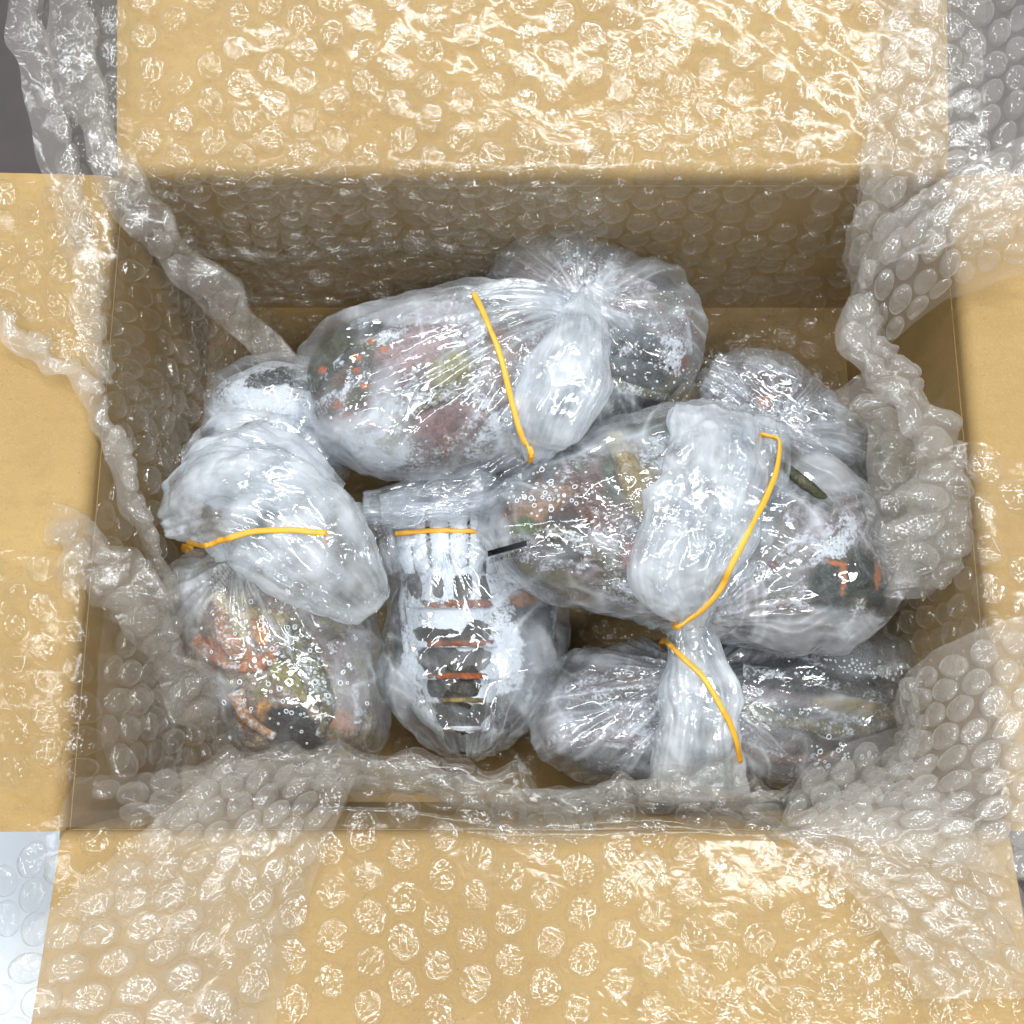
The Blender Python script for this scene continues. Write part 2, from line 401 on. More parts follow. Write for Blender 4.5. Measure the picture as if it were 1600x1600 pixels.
def wrap_sheet(label, net, amp=2.5, wl=34, seed=1, comp=(1, 1), hz=0.0, flip=None, world_net=None, clamp=True, crease=0.35, closed=False, bh=3.6, ang=0.0, group='pieces of bubble wrap lining the box'):
    net = world_net if world_net is not None else toworld(net)
    G, La, Lb = resample(net, 1.7)
    nu, nv = G.shape[:2]
    N = gnormals(G)
    if flip is None:
        if (N*UP_HINT).sum(-1).mean() < 0: N = -N; sg = -1
        else: sg = 1
    else:
        sg = flip; N = N*sg
    U, V = np.meshgrid(np.linspace(0, La, nu), np.linspace(0, Lb, nv), indexing='ij')
    q = np.stack([U/wl, V/wl, np.full_like(U, seed*3.3)], -1)
    d = amp*fbm(q, 3, seed)+amp*crease*crumple(q*1.5, 5, seed)
    if closed:
        e = np.clip(np.minimum(V, Lb-V)/6, 0, 1); d = d*e
    G = G+N*d[..., None]
    # a slow sideways drift keeps the bubble rows from being ruler-straight
    if clamp:
        zmin = floor_under(G[..., 0], G[..., 1])
        G[..., 2] = np.maximum(G[..., 2], zmin)
        inside = G[..., 2] < ZR-1
        core = inside & (np.abs(G[..., 0]) < BX+8) & (np.abs(G[..., 1]) < BY+8)
        G[..., 0] = np.where(core, np.clip(G[..., 0], -BX+1.2, BX-1.2), G[..., 0])
        G[..., 1] = np.where(core, np.clip(G[..., 1], -BY+1.2, BY-1.2), G[..., 1])
    N = gnormals(G)*sg
    # bubbles: rows in sheet coordinates
    LA, LB = La*comp[0], Lb*comp[1]
    r = np.random.RandomState(seed*7+1)
    ca, sa = math.cos(ang), math.sin(ang)
    cen = []
    ext = LA+LB
    k = 0; y = -ext
    row = PITCH*0.885
    while y < ext:
        x = -ext+(PITCH/2 if k % 2 else 0)
        xs = np.arange(x, ext, PITCH)
        a = xs*ca-y*sa; b = xs*sa+y*ca
        a = a+LA/2; b = b+LB/2
        ok = (a > BR*0.95) & (a < LA-BR*0.95) & (b > BR*0.95) & (b < LB-BR*0.95)
        cen += list(zip(a[ok], b[ok]))
        y += row; k += 1
    cen = np.array(cen) if cen else np.zeros((0, 2))
    if len(cen):
        cen = cen[r.rand(len(cen)) > 0.04]
        w0 = np.stack([cen[:, 0]/30, cen[:, 1]/30, np.full(len(cen), seed*1.0)], -1)
        cen = cen+np.stack([pn(w0, 2), pn(w0, 4)], -1)*2.2+r.normal(size=cen.shape)*0.22
        cen = np.clip(cen, BR, [max(LA-BR, BR), max(LB-BR, BR)])
    rr = np.array([1.0, 0.985, 0.95, 0.88, 0.74, 0.5, 0.25]); hh = np.array([0.0, 0.34, 0.62, 0.82, 0.95, 1.0, 1.0])
    NA = 22
    th = np.arange(NA)/NA*2*np.pi
    K = len(cen)
    verts = []; allV = []
    if K:
        RR, TH = np.meshgrid(rr, th, indexing='ij')                      # 7 x NA
        rad = BR*RR[None]*(1+r.normal(size=(K, 1, 1))*0.03+(0.07*r.rand(K, 1, 1))*np.cos(2*TH[None]+6.3*r.rand(K, 1, 1)))
        ru = cen[:, 0][:, None, None]+rad*np.cos(TH)[None]; rv = cen[:, 1][:, None, None]+rad*np.sin(TH)[None]
        gu = ru/LA*(nu-1); gv = rv/LB*(nv-1)
        p = bilin(G, gu, gv); nn = bilin(N, gu, gv)
        c0 = bilin(G, cen[:, 0]/LA*(nu-1), cen[:, 1]/LB*(nv-1)); n0 = bilin(N, cen[:, 0]/LA*(nu-1), cen[:, 1]/LB*(nv-1))
        n0 /= np.maximum(np.linalg.norm(n0, axis=-1, keepdims=True), 1e-6)
        H = bh*(0.25+0.75*r.rand(K)**0.8)
        # dents and tilts, different on each bubble
        ta, tb = r.normal(size=(2, K))*0.2
        tilt = 1+ta[:, None, None]*RR[None]*np.cos(TH)[None]+tb[:, None, None]*RR[None]*np.sin(TH)[None]
        qq = np.stack([ru*0.42, rv*0.42, np.full_like(ru, seed)], -1)
        dent = 1-0.55*np.abs(pn(qq, 3))*(1.15-RR[None])+0.18*pn(qq*2.1, 5)*(1.0-RR[None]**4)
        h = H[:, None, None]*hh[None, :, None]*tilt*dent
        nmix = nn*0.4+n0[:, None, None]*0.6
        vv = p+nmix*h[..., None]+nmix*0.05
        # flat cap centre
        capc = vv[:, -1].mean(1)+n0*(-0.05)[..., None] if False else vv[:, -1].mean(1)
        allV = np.concatenate([vv.reshape(K, -1, 3), capc[:, None]], 1)   # K x (7*NA+1)
        per = 7*NA+1
        i, j = np.meshgrid(np.arange(6), np.arange(NA), indexing='ij')
        j2 = (j+1) % NA
        q4 = np.stack([i*NA+j, i*NA+j2, (i+1)*NA+j2, (i+1)*NA+j], -1).reshape(-1, 4)
        jj = np.arange(NA); q3 = np.stack([6*NA+jj, 6*NA+(jj+1) % NA, np.full(NA, 7*NA)], -1)
        off = (np.arange(K)*per)[:, None, None]
        F4 = (q4[None]+off).reshape(-1, 4); F3 = (q3[None]+off).reshape(-1, 3)
    c = G.reshape(-1, 3).mean(0); zb = G[..., 2].min()
    root = empty('bubble_wrap', (c[0], c[1], zb), label, 'bubble wrap', group)
    link('backing_film', G, gfaces(nu, nv), M_BACK, root, attrs={'haze': np.full(nu*nv, hz)})
    if K:
        link('bubble_layer', allV, [F4, F3], M_BUB, root, attrs={'haze': np.full(K*per, hz)})
    return root
def band_net(path, widths, thick, tw=None, m=9):
    """flattened tube = a folded-over strip. path in (u,v,z) px or world tuples"""
    pts = np.array([P(*q) if len(q) == 3 else np.array(q[1:], float) for q in path])
    tan = np.gradient(pts, axis=0); tan /= np.linalg.norm(tan, axis=1)[:, None]
    net = []
    fine = np.linspace(0, len(pts)-1, (len(pts)-1)*3+1)
    widths = np.interp(fine, np.arange(len(pts)), widths)
    if tw: tw = np.interp(fine, np.arange(len(pts)), tw)
    pts = cr(pts, fine); tan = np.gradient(pts, axis=0); tan /= np.linalg.norm(tan, axis=1)[:, None]
    rb = np.random.RandomState(int(abs(pts[0, 0])*7+abs(pts[0, 1])*3) % 1000)
    widths = widths*(1+0.20*rb.normal(size=len(pts)).clip(-1.3, 1.3)); thk = thick*(0.6+1.3*rb.rand(len(pts)))
    off = rb.normal(size=len(pts))*1.3; toff = rb.normal(size=len(pts))*0.35
    for k in range(len(pts)):
        up = np.array([0, -0.15, 1.0])
        side = np.cross(tan[k], up); side /= np.linalg.norm(side)
        u2 = np.cross(side, tan[k])
        a = (tw[k] if tw is not None else 0)+toff[k]
        if True:
            side, u2 = side*math.cos(a)+u2*math.sin(a), -side*math.sin(a)+u2*math.cos(a)
        w = widths[k]/2; t = thk[k]/2; pk = pts[k]+side*off[k]
        ring = []
        for j in range(m):
            a = 2*np.pi*j/(m-1)
            ca, sa = math.cos(a), math.sin(a)
            ring.append(pk+side*w*np.sign(ca)*abs(ca)**0.8+u2*t*sa)
        net.append(ring)
    return np.array(net)

W_ = lambda x, y, z: ('w', x, y, z)
cols = [-133, -95, -50, 0, 45, 90, 132]
# rear sheet: over the rear flap, down the rear wall
def colx(u, v=275): return P(u, v, ZR)[0]
rear_rows = []
us = [150, 380, 620, 860, 1100, 1330, 1540]
for v, dz in [(-160, 24), (0, 14.5), (140, 9), (255, 4)]:
    rear_rows.append([(u, v, ZR+dz) for u in us])
for (y, z) in [(99, 106), (95, 85), (93, 62), (90, 40)]:
    rear_rows.append([W_(colx(u)*0.985, y, z) for u in us])
wrap_sheet('broad bubble wrap sheet spread over the rear flap and hanging down the rear wall', rear_rows, amp=2.6, wl=36, seed=1, hz=0.02, crease=0.6, bh=3.0)
# second layer on the left part of the rear wall, compressed in rows
us2 = [230, 400, 600, 800, 960]
rows = [[(u, 235+26*math.sin(i*1.3+0.5), ZR+9) for i, u in enumerate(us2)], [(u, 268, ZR+5) for u in us2], [W_(colx(u), 97, 106) for u in us2]]
for k, (y, z) in enumerate([(92, 88), (95, 72), (87, 58), (90, 42), (82, 28), (80, 14)]):
    rows.append([W_(colx(u)+3*k*0.6, y-(3 if i % 2 else 0), z) for i, u in enumerate(us2)])
wrap_sheet('squashed bubble wrap layer low on the rear wall behind the big central pack', rows, amp=2.0, wl=26, seed=2, comp=(1.6, 1.0))
# floor liner
rows = [[W_(x, y, 9+3*math.sin(x*0.05+y*0.04)) for x in (-128, -70, 0, 70, 128)] for y in (96, 50, 0, -50, -96)]
wrap_sheet('bubble wrap lining the bottom of the box underneath the frozen packs', rows, amp=2.0, wl=30, seed=3)
# rear left corner sheet: from the corner gap down into the box
rows = [[(25, -120, 128), (90, -120, 128), (160, -120, 130), (240, -120, 133)],
        [(25, 20, 124), (80, 20, 126), (150, 20, 127), (215, 20, 128)],
        [(60, 180, 118), (115, 180, 118), (160, 180, 120), (205, 200, 121)],
        [(95, 330, 113), (140, 330, 115), (190, 330, 112), (240, 340, 108)],
        [(130, 450, 116), (180, 450, 112), (250, 430, 100), (310, 430, 92)],
        [(160, 580, 112), (220, 570, 90), (300, 560, 72), (370, 530, 62)],
        [(230, 720, 70), (270, 700, 55), (330, 680, 42), (400, 640, 35)]]
wrap_sheet('bubble wrap running from the rear left corner down along the left wall', rows, amp=3.0, wl=30, seed=4, comp=(1.25, 1.4))
wrap_sheet('folded bubble wrap edge slanting across the rear left corner into the box', None, world_net=band_net(
    [(95, -60, 132), (120, 100, 128), (165, 230, 124), (230, 350, 118), (320, 450, 104), (400, 520, 86), (480, 590, 70)],
    [15, 17, 14, 16, 14, 16, 11], 1.8), amp=2.6, wl=13, seed=5, closed=True, hz=0.07, bh=3.0, clamp=False)
wrap_sheet('narrow rolled bubble wrap hem at the outer left of the rear corner', None, world_net=band_net(
    [(35, -60, 130), (45, 60, 127), (70, 190, 122), (110, 340, 117), (140, 480, 117), (155, 600, 115)],
    [12, 13, 12, 11, 9, 7], 1.8), amp=2.6, wl=13, seed=6, closed=True, hz=0.07, bh=3.0, clamp=False)
# left: inner wall squashed rows
rows = [[W_(-118, 92, 100), W_(-124, 66, 98), W_(-124, 36, 96), W_(-128, 6, 96)],
        [W_(-112, 90, 78), W_(-118, 64, 78), W_(-119, 34, 76), W_(-122, 6, 78)],
        [W_(-104, 88, 58), W_(-114, 62, 58), W_(-112, 32, 56), W_(-118, 6, 58)],
        [W_(-100, 86, 36), W_(-108, 60, 36), W_(-110, 30, 34), W_(-112, 4, 36)],
        [W_(-92, 84, 14), W_(-102, 58, 14), W_(-102, 28, 14), W_(-108, 2, 14)]]
wrap_sheet('squashed grey bubble wrap rows standing against the left wall near the rear', rows, amp=2.2, wl=24, seed=7, comp=(1.55, 1.15), flip=None)
# left flap, rear half
rows = [[(-60, 262, 117), (0, 275, 117), (60, 285, 117), (120, 300, 118), (180, 320, 117)],
        [(-60, 340, 117), (0, 350, 117), (60, 360, 118), (130, 380, 118), (190, 400, 114)],
        [(-60, 410, 117), (0, 425, 117), (60, 445, 119), (130, 480, 118), (200, 500, 108)],
        [(-60, 455, 116), (0, 500, 116), (60, 548, 117), (130, 600, 116), (205, 660, 104)]]
wrap_sheet('bubble wrap laid on the rear half of the left flap', rows, amp=1.8, wl=30, seed=8)
wrap_sheet('rolled bubble wrap hem crossing the left flap diagonally', None, world_net=band_net(
    [(-60, 445, 118), (0, 500, 118), (60, 552, 118.5), (120, 603, 119), (160, 660, 113), (190, 730, 106), (225, 830, 92), (262, 950, 70)],
    [6, 6, 7, 8, 9, 9, 8, 7], 1.8), amp=1.4, wl=14, seed=9, closed=True, bh=2.2, hz=0.13, clamp=False)
# left middle sheet hanging down the wall
rows = [[W_(-133, 44, 110), W_(-133, 16, 112), W_(-133, -14, 110), W_(-133, -40, 110)],
        [W_(-126, 40, 92), W_(-126, 14, 90), W_(-127, -16, 92), W_(-127, -42, 88)],
        [W_(-116, 32, 66), W_(-118, 6, 64), W_(-120, -20, 66), W_(-120, -46, 62)],
        [W_(-110, 26, 36), W_(-112, 0, 34), W_(-114, -26, 34), W_(-116, -50, 30)]]
wrap_sheet('bubble wrap hanging down the middle of the left wall', rows, amp=2.4, wl=26, seed=10, comp=(1.25, 1.2))
# left flap front half
rows = [[(-60, 850, 116), (0, 858, 117), (60, 862, 118), (110, 870, 119), (150, 900, 116)],
        [(-60, 960, 116), (0, 960, 116), (60, 965, 118), (120, 975, 118), (165, 990, 112)],
        [(-60, 1060, 116), (0, 1060, 116), (60, 1065, 118), (125, 1075, 117), (185, 1085, 108)],
        [(-60, 1150, 116), (0, 1150, 117), (60, 1155, 119), (130, 1165, 116), (205, 1170, 104)],
        [(-60, 1240, 116), (0, 1238, 119), (60, 1235, 122), (110, 1235, 122), (170, 1225, 112)]]
wrap_sheet('bubble wrap laid on the front half of the left flap', rows, amp=2.0, wl=30, seed=11, comp=(1.1, 1.1), crease=0.5)
wrap_sheet('folded bubble wrap strip leaning from the left flap down towards the left pack', None, world_net=band_net(
    [(80, 800, 118), (130, 850, 117), (190, 920, 110), (250, 1000, 94), (310, 1090, 74), (360, 1180, 52)],
    [13, 16, 17, 17, 15, 12], 2.2), amp=3.0, wl=13, seed=12, closed=True, hz=0.07, bh=2.8, clamp=False)
rows = [[W_(-130, -30, 104), W_(-130, -58, 106), W_(-128, -92, 108)],
        [W_(-120, -34, 80), W_(-122, -60, 78), W_(-120, -92, 80)],
        [W_(-112, -38, 52), W_(-114, -62, 50), W_(-112, -92, 54)],
        [W_(-98, -44, 24), W_(-100, -66, 24), W_(-98, -92, 26)],
        [W_(-84, -48, 12), W_(-84, -68, 12), W_(-80, -92, 12)]]
wrap_sheet('dark bubble wrap in the front left inner corner of the box', rows, amp=2.2, wl=26, seed=13, comp=(1.35, 1.3), hz=0.05)
rows = [[W_(-131, -52, 108), W_(-128, -74, 108), W_(-116, -96, 106), W_(-96, -99, 106)],
        [W_(-118, -46, 84), W_(-112, -68, 86), W_(-108, -86, 84), W_(-92, -95, 84)],
        [W_(-110, -40, 58), W_(-108, -62, 54), W_(-100, -80, 56), W_(-86, -92, 56)],
        [W_(-108, -36, 30), W_(-102, -56, 28), W_(-94, -76, 30), W_(-80, -88, 28)]]
wrap_sheet('crinkled bubble wrap bunched around the front left inside corner beside the left pack', rows, amp=4.0, wl=20, seed=33, comp=(1.3, 1.3), crease=0.9, hz=0.03, bh=3.0)
rows = [[W_(131, 30, 104), W_(130, 6, 106), W_(130, -20, 104)],
        [W_(122, 30, 76), W_(119, 6, 74), W_(120, -20, 76)],
        [W_(112, 28, 46), W_(110, 4, 44), W_(112, -22, 46)],
        [W_(104, 26, 18), W_(102, 2, 18), W_(104, -24, 18)]]
wrap_sheet('crinkled bubble wrap pressed between the right wall and the dark shell end', rows, amp=3.6, wl=20, seed=34, comp=(1.3, 1.3), crease=0.9, hz=0.02, bh=3.0)
# front sheet on flap, curling over the rim to an inner lip
us3 = [240, 420, 620, 820, 1020, 1200, 1400, 1600]
lip = [1215, 1185, 1190, 1232, 1218, 1240, 1170, 1150]
rows = [[(u, l, 92) for u, l in zip(us3, lip)],
        [(u, l+28, 108) for u, l in zip(us3, lip)],
        [(u, max(l+58, 1262), 118) for u, l in zip(us3, lip)],
        [(u, 1312, 118) for u in us3],
        [(u, 1400, 121) for u in us3],
        [(u, 1500, 124) for u in us3],
        [(u, 1640, 129) for u in us3]]
wrap_sheet('wide bubble wrap sheet over the front flap with its lip curling into the box', rows, amp=1.5, wl=36, seed=14, crease=0.3, hz=0.01, bh=3.6)
rows = [[(u, l+8, 96) for u, l in zip(us3[1:6], lip[1:6])],
        [(u, l+2, 86) for u, l in zip(us3[1:6], lip[1:6])],
        [(u+10, l+30, 62) for u, l in zip(us3[1:6], lip[1:6])],
        [(u+10, l+45, 30) for u, l in zip(us3[1:6], lip[1:6])]]
wrap_sheet('grey bubble wrap hanging inside the front wall of the box', rows, amp=2.0, wl=22, seed=15, comp=(1, 1.2), hz=0.06)
wrap_sheet('crumpled bubble wrap lip rolled along the inside of the front rim', None, world_net=band_net(
    [(300, 1222, 100), (360, 1200, 104), (450, 1196, 106), (560, 1200, 106), (680, 1208, 106), (800, 1236, 104), (900, 1254, 104), (980, 1240, 104), (1060, 1226, 106), (1150, 1238, 106), (1230, 1256, 106)],
    [8, 12, 12, 13, 12, 10, 9, 11, 14, 13, 10], 5.0), amp=2.0, wl=15, seed=28, closed=True, hz=0.03, bh=3.6, clamp=False)
rows = [[W_(x, 97, 44+4*math.sin(x*0.09)) for x in (22, 50, 78, 104, 130)], [W_(x, 88, 26) for x in (22, 50, 78, 104, 130)], [W_(x, 76, 17+3*math.sin(x*0.13)) for x in (22, 50, 78, 104, 130)],
        [W_(x, 60, 20) for x in (22, 50, 78, 104, 130)], [W_(x, 40, 13) for x in (22, 50, 78, 104, 130)]]
wrap_sheet('shiny creased bubble wrap filling the rear right bottom corner behind the bags', rows, amp=4.0, wl=20, seed=31, crease=1.0, hz=0.02)
# front left diagonal second layer
rows = [[(350, 1185, 98), (420, 1190, 104), (500, 1200, 108), (560, 1205, 102)],
        [(285, 1245, 118), (350, 1270, 122), (430, 1290, 123), (520, 1300, 115.5)],
        [(190, 1325, 126), (280, 1360, 129), (380, 1400, 128), (480, 1410, 117.5)],
        [(90, 1410, 130), (190, 1460, 133), (320, 1500, 131), (450, 1520, 120.5)],
        [(-30, 1510, 134), (90, 1570, 137), (260, 1620, 134), (420, 1640, 124)],
        [(-120, 1590, 136), (20, 1680, 138), (200, 1740, 138), (400, 1760, 134)]]
wrap_sheet('cloudy doubled bubble wrap fold crossing the front left corner diagonally', rows, amp=1.8, wl=30, seed=16, comp=(1.2, 1.3), hz=0.14)
rows = [[(-80, 1280, 116), (20, 1290, 119), (110, 1270, 119), (200, 1262, 118), (300, 1240, 112)],
        [(-80, 1380, 112), (20, 1390, 116), (110, 1370, 121), (200, 1350, 122), (290, 1320, 120)],
        [(-80, 1500, 110), (20, 1500, 118), (110, 1480, 124), (190, 1450, 124), (280, 1410, 124)]]
wrap_sheet('clear bubble wrap over the gap between the left flap and the front flap', rows, amp=1.8, wl=30, seed=17, comp=(1.15, 1.1))
rows = [[(120, 1215, 108), (190, 1212, 102), (260, 1205, 96), (330, 1195, 92)],
        [(100, 1255, 112), (180, 1245, 108), (260, 1240, 104), (330, 1230, 102)],
        [(90, 1295, 120), (180, 1290, 120), (260, 1280, 120), (330, 1275, 119)]]
wrap_sheet('grey crumpled bubble wrap tucked behind the front rim at the left', rows, amp=2.5, wl=18, seed=18, comp=(1.3, 1.2), hz=0.08)
# right side
rows = [[(1640, 190, 140), (1640, 280, 140), (1640, 350, 136), (1640, 430, 124)],
        [(1540, 240, 138), (1540, 310, 138), (1540, 380, 134), (1560, 440, 120)],
        [(1440, 300, 130), (1450, 370, 130), (1460, 430, 124), (1475, 475, 112)],
        [(1360, 370, 120), (1370, 430, 118), (1385, 490, 110), (1400, 525, 98)],
        [(1330, 460, 104), (1345, 500, 98), (1365, 530, 90), (1390, 560, 80)]]
wrap_sheet('cloudy crumpled bubble wrap bunched over the rear right corner of the rim', rows, amp=3.2, wl=20, seed=19, comp=(1.3, 1.35), hz=0.14, bh=3.0, crease=0.6)
rows = [[(1380, -100, 134), (1470, -100, 136), (1560, -100, 130), (1680, -100, 120)],
        [(1370, 60, 126), (1455, 60, 130), (1545, 70, 126), (1660, 70, 118)],
        [(1350, 200, 118), (1430, 200, 124), (1520, 210, 124), (1650, 200, 122)],
        [(1335, 330, 108), (1400, 320, 118), (1480, 310, 122), (1640, 300, 124)],
        [(1325, 440, 92), (1365, 430, 104), (1420, 400, 116), (1560, 370, 122)]]
wrap_sheet('bubble wrap over the right end of the rear flap and the table corner', rows, amp=3.0, wl=26, seed=20, comp=(1.1, 1.25), hz=0.13, crease=0.6)
wrap_sheet('upright bubble wrap fold in the rear right inner corner', None, world_net=band_net(
    [(1390, 230, 122), (1368, 300, 118), (1350, 380, 106), (1340, 460, 92), (1338, 540, 76)], [12, 12, 13, 11, 9], 2), amp=2.4, wl=13, seed=21, closed=True, hz=0.07, bh=3.0, clamp=False)
wrap_sheet('long folded bubble wrap tongue curling down inside the right wall', None, world_net=band_net(
    [(1350, 470, 106), (1350, 540, 108), (1400, 605, 112), (1450, 665, 114), (1462, 745, 112), (1450, 830, 106), (1432, 925, 96)],
    [14, 15, 18, 19, 21, 24, 20], 4.0), amp=3.6, wl=15, seed=22, closed=True, hz=0.10, bh=3.0, clamp=False)
wrap_sheet('bubble wrap strip standing beside the right hand pack', None, world_net=band_net(
    [(1325, 600, 66), (1370, 650, 72), (1395, 730, 78), (1395, 820, 80), (1405, 915, 84)],
    [16, 19, 20, 19, 15], 4.0), amp=3.6, wl=15, seed=23, closed=True, hz=0.10, bh=3.0, clamp=False)
rows = [[(1475, 700, 120), (1530, 690, 124), (1590, 720, 124), (1680, 740, 124)],
        [(1480, 780, 116), (1530, 770, 122), (1590, 790, 121), (1680, 800, 120)],
        [(1490, 880, 110), (1545, 870, 117), (1600, 880, 117), (1680, 880, 118)],
        [(1495, 980, 106), (1550, 970, 116), (1600, 970, 117), (1680, 980, 118)],
        [(1490, 1080, 100), (1550, 1080, 116), (1600, 1080, 118), (1680, 1080, 118)]]
wrap_sheet('bubble wrap lying on the front half of the right flap', rows, amp=2.0, wl=26, seed=24, hz=0.02)
rows = [[W_(132, 20, 112), W_(132, -14, 111), W_(132, -44, 112), W_(132, -70, 112)],
        [W_(126, 18, 90), W_(127, -16, 88), W_(126, -46, 90), W_(126, -72, 90)],
        [W_(121, 16, 62), W_(120, -18, 60), W_(120, -48, 62), W_(118, -74, 62)],
        [W_(114, 12, 34), W_(116, -20, 34), W_(114, -50, 34), W_(112, -76, 34)],
        [W_(108, 10, 12), W_(108, -22, 12), W_(108, -52, 12), W_(104, -78, 12)]]
wrap_sheet('grey bubble wrap rows hanging down the front half of the right wall', rows, amp=2.2, wl=24, seed=25, comp=(1.35, 1.3), flip=None)
rows = [[(1395, 1110, 84), (1410, 1190, 84), (1330, 1240, 90), (1230, 1290, 108)],
        [(1425, 1045, 108), (1450, 1130, 118), (1400, 1230, 120), (1290, 1300, 122)],
        [(1490, 1000, 122), (1520, 1100, 134), (1480, 1220, 134), (1370, 1320, 128)],
        [(1580, 965, 126), (1610, 1080, 138), (1580, 1220, 138), (1480, 1350, 132)],
        [(1700, 930, 126), (1720, 1070, 138), (1700, 1220, 136), (1620, 1380, 130)]]
wrap_sheet('large puffed cloudy bubble wrap fold over the front right corner', rows, amp=2.4, wl=28, seed=26, comp=(1.35, 1.35), hz=0.20, crease=0.8, bh=3.0, clamp=False)
rows = [[(1215, 1290, 118), (1260, 1200, 104), (1330, 1160, 92), (1420, 1130, 88)],
        [(1210, 1300, 124), (1300, 1270, 124), (1380, 1250, 122), (1470, 1230, 118)],
        [(1270, 1340, 124), (1350, 1330, 127), (1450, 1330, 126), (1540, 1320, 124)],
        [(1360, 1430, 126), (1440, 1430, 129), (1530, 1430, 129), (1620, 1420, 126)],
        [(1440, 1560, 130), (1530, 1560, 132), (1610, 1560, 130), (1700, 1560, 128)]]
wrap_sheet('crossing bubble wrap layer on the right end of the front flap', rows, amp=2.4, wl=26, seed=27, comp=(1.2, 1.2), hz=0.13, crease=0.6)

# ------------------------------------------------------------------ frozen packs
LIN = lambda r, g, b: np.array([(x/255)**2.2 for x in (r, g, b)])*0.9
DARK, GREEN, OLIVE = LIN(30, 34, 36), LIN(34, 58, 48), LIN(96, 92, 60)
ORANGE, BROWN, MAUVE, CREAM, GREY = LIN(196, 112, 58), LIN(104, 72, 58), LIN(112, 86, 88), LIN(206, 190, 150), LIN(104, 106, 106)
PACKG = 'frozen packs piled in the box'

def blob(outline, center, zc, ht, hb, nu=90, nv=220, e=0.85, e2=0.95, tilt=(0, 0), smooth=0.75):
    """closed pillow from an outline seen from above (photo px at height zc)"""
    O = np.array([P(u, v, zc) for u, v in outline]); C = P(center[0], center[1], zc)
    ring = crclosed(O[:, :2], nv, smooth)
    s = np.linspace(0.02, np.pi-0.02, nu)
    G = np.zeros((nu, nv, 3))
    rs = np.sin(s)**e; zs = np.sign(np.cos(s))*np.abs(np.cos(s))**e2
    for k in range(2): G[..., k] = C[k]+(ring[None, :, k]-C[k])*rs[:, None]
    z = np.where(zs > 0, ht, hb)*zs
    G[..., 2] = zc+z[:, None]+tilt[0]*(G[..., 0]-C[0])+tilt[1]*(G[..., 1]-C[1])
    N = gnormals(G, True)
    if N[nu//5, :, 2].mean() < 0: N = -N
    return G, N
def cap_faces(nu, nv):
    F = gfaces(nu, nv, True)
    j = np.arange(nv)
    top = np.stack([np.full(nv, nu*nv), (j+1) % nv, j], -1)
    bot = np.stack([np.full(nv, nu*nv+1), (nu-1)*nv+j, (nu-1)*nv+(j+1) % nv], -1)
    return [F, np.concatenate([top, bot])]
def capped(G):
    nu, nv = G.shape[:2]
    return np.concatenate([G.reshape(-1, 3), [G[0].mean(0)], [G[-1].mean(0)]])
def pleats(G, gathers, seed):
    """sharp pleats running away from each gather point; (u, v, z, count, amp, reach)"""
    d = np.zeros(G.shape[:2])
    for k, (u, v, z, cnt, amp, reach) in enumerate(gathers):
        g = P(u, v, z); dx = G[..., 0]-g[0]; dy = G[..., 1]-g[1]
        r = np.hypot(dx, dy)+1e-3; th = np.arctan2(dy, dx)
        w = 1-np.abs(pn(np.stack([np.cos(th)*cnt/3, np.sin(th)*cnt/3, r*0.018+seed], -1), seed+k))*2.4
        w2 = 1-np.abs(pn(np.stack([np.cos(th)*cnt/1.4, np.sin(th)*cnt/1.4, r*0.03+seed], -1), seed+k+4))*2.4
        d += amp*(0.65*w+0.35*w2)*np.exp(-r/reach)*np.clip(r/5, 0, 1)
    return d
def film_over(G, N, off, amp, seed, gathers=(), hz=0.0, hspots=(), zc=40, wl=13.0):
    p = G/(wl*1.25)
    c = crumple(p, 4, seed); s = fbm(p*0.5, 2, seed+3)
    pl = pleats(G, gathers, seed)
    d = off+amp*(1.5*c+1.0*s)+pl
    F = G+N*d[..., None]
    crease = np.clip(np.abs(np.gradient(np.gradient(d, axis=1), axis=1))*3.0, 0, 1)
    st = 0
    for k, gth in enumerate(gathers):
        g = P(*gth[:3]); dx = G[..., 0]-g[0]; dy = G[..., 1]-g[1]; r = np.hypot(dx, dy)+1e-3
        th = np.arctan2(dy, dx)+0.25*fbm(G/30, 2, seed+k)
        w = 1-np.abs(pn(np.stack([np.cos(th)*5, np.sin(th)*5, r*0.012+seed], -1), seed+k+7))*3
        st = st+np.clip(w, 0, 1)**5*np.clip(fbm(G/20, 2, seed+k+15)*2+0.6, 0, 1)
    ridge = np.clip(1-np.abs(pn(G/17, seed+30))*5, 0, 1)**2*np.clip(fbm(G/25, 2, seed+31)*2+0.4, 0, 1)
    h = hz+0.18*np.clip(fbm(G/20, 3, seed+8)*1.6, 0, 1)+0.12*np.clip(pl, 0, 2)+0.25*crease+0.38*st+0.25*ridge
    for (u, v, ru, rv, a) in hspots:
        uu, vv = PX(G); q = np.hypot((uu-u)/ru, (vv-v)/rv)
        q = q+0.35*fbm(G/9, 3, seed+2)
        h = (h+a*sstep(1.15, 0.65, q)*(G[..., 2] > zc-8) if a > 0 else h*(1+a*1.3*sstep(1.15, 0.65, q)*(G[..., 2] > zc-8)))
    return F, np.clip(h, 0, 0.95)
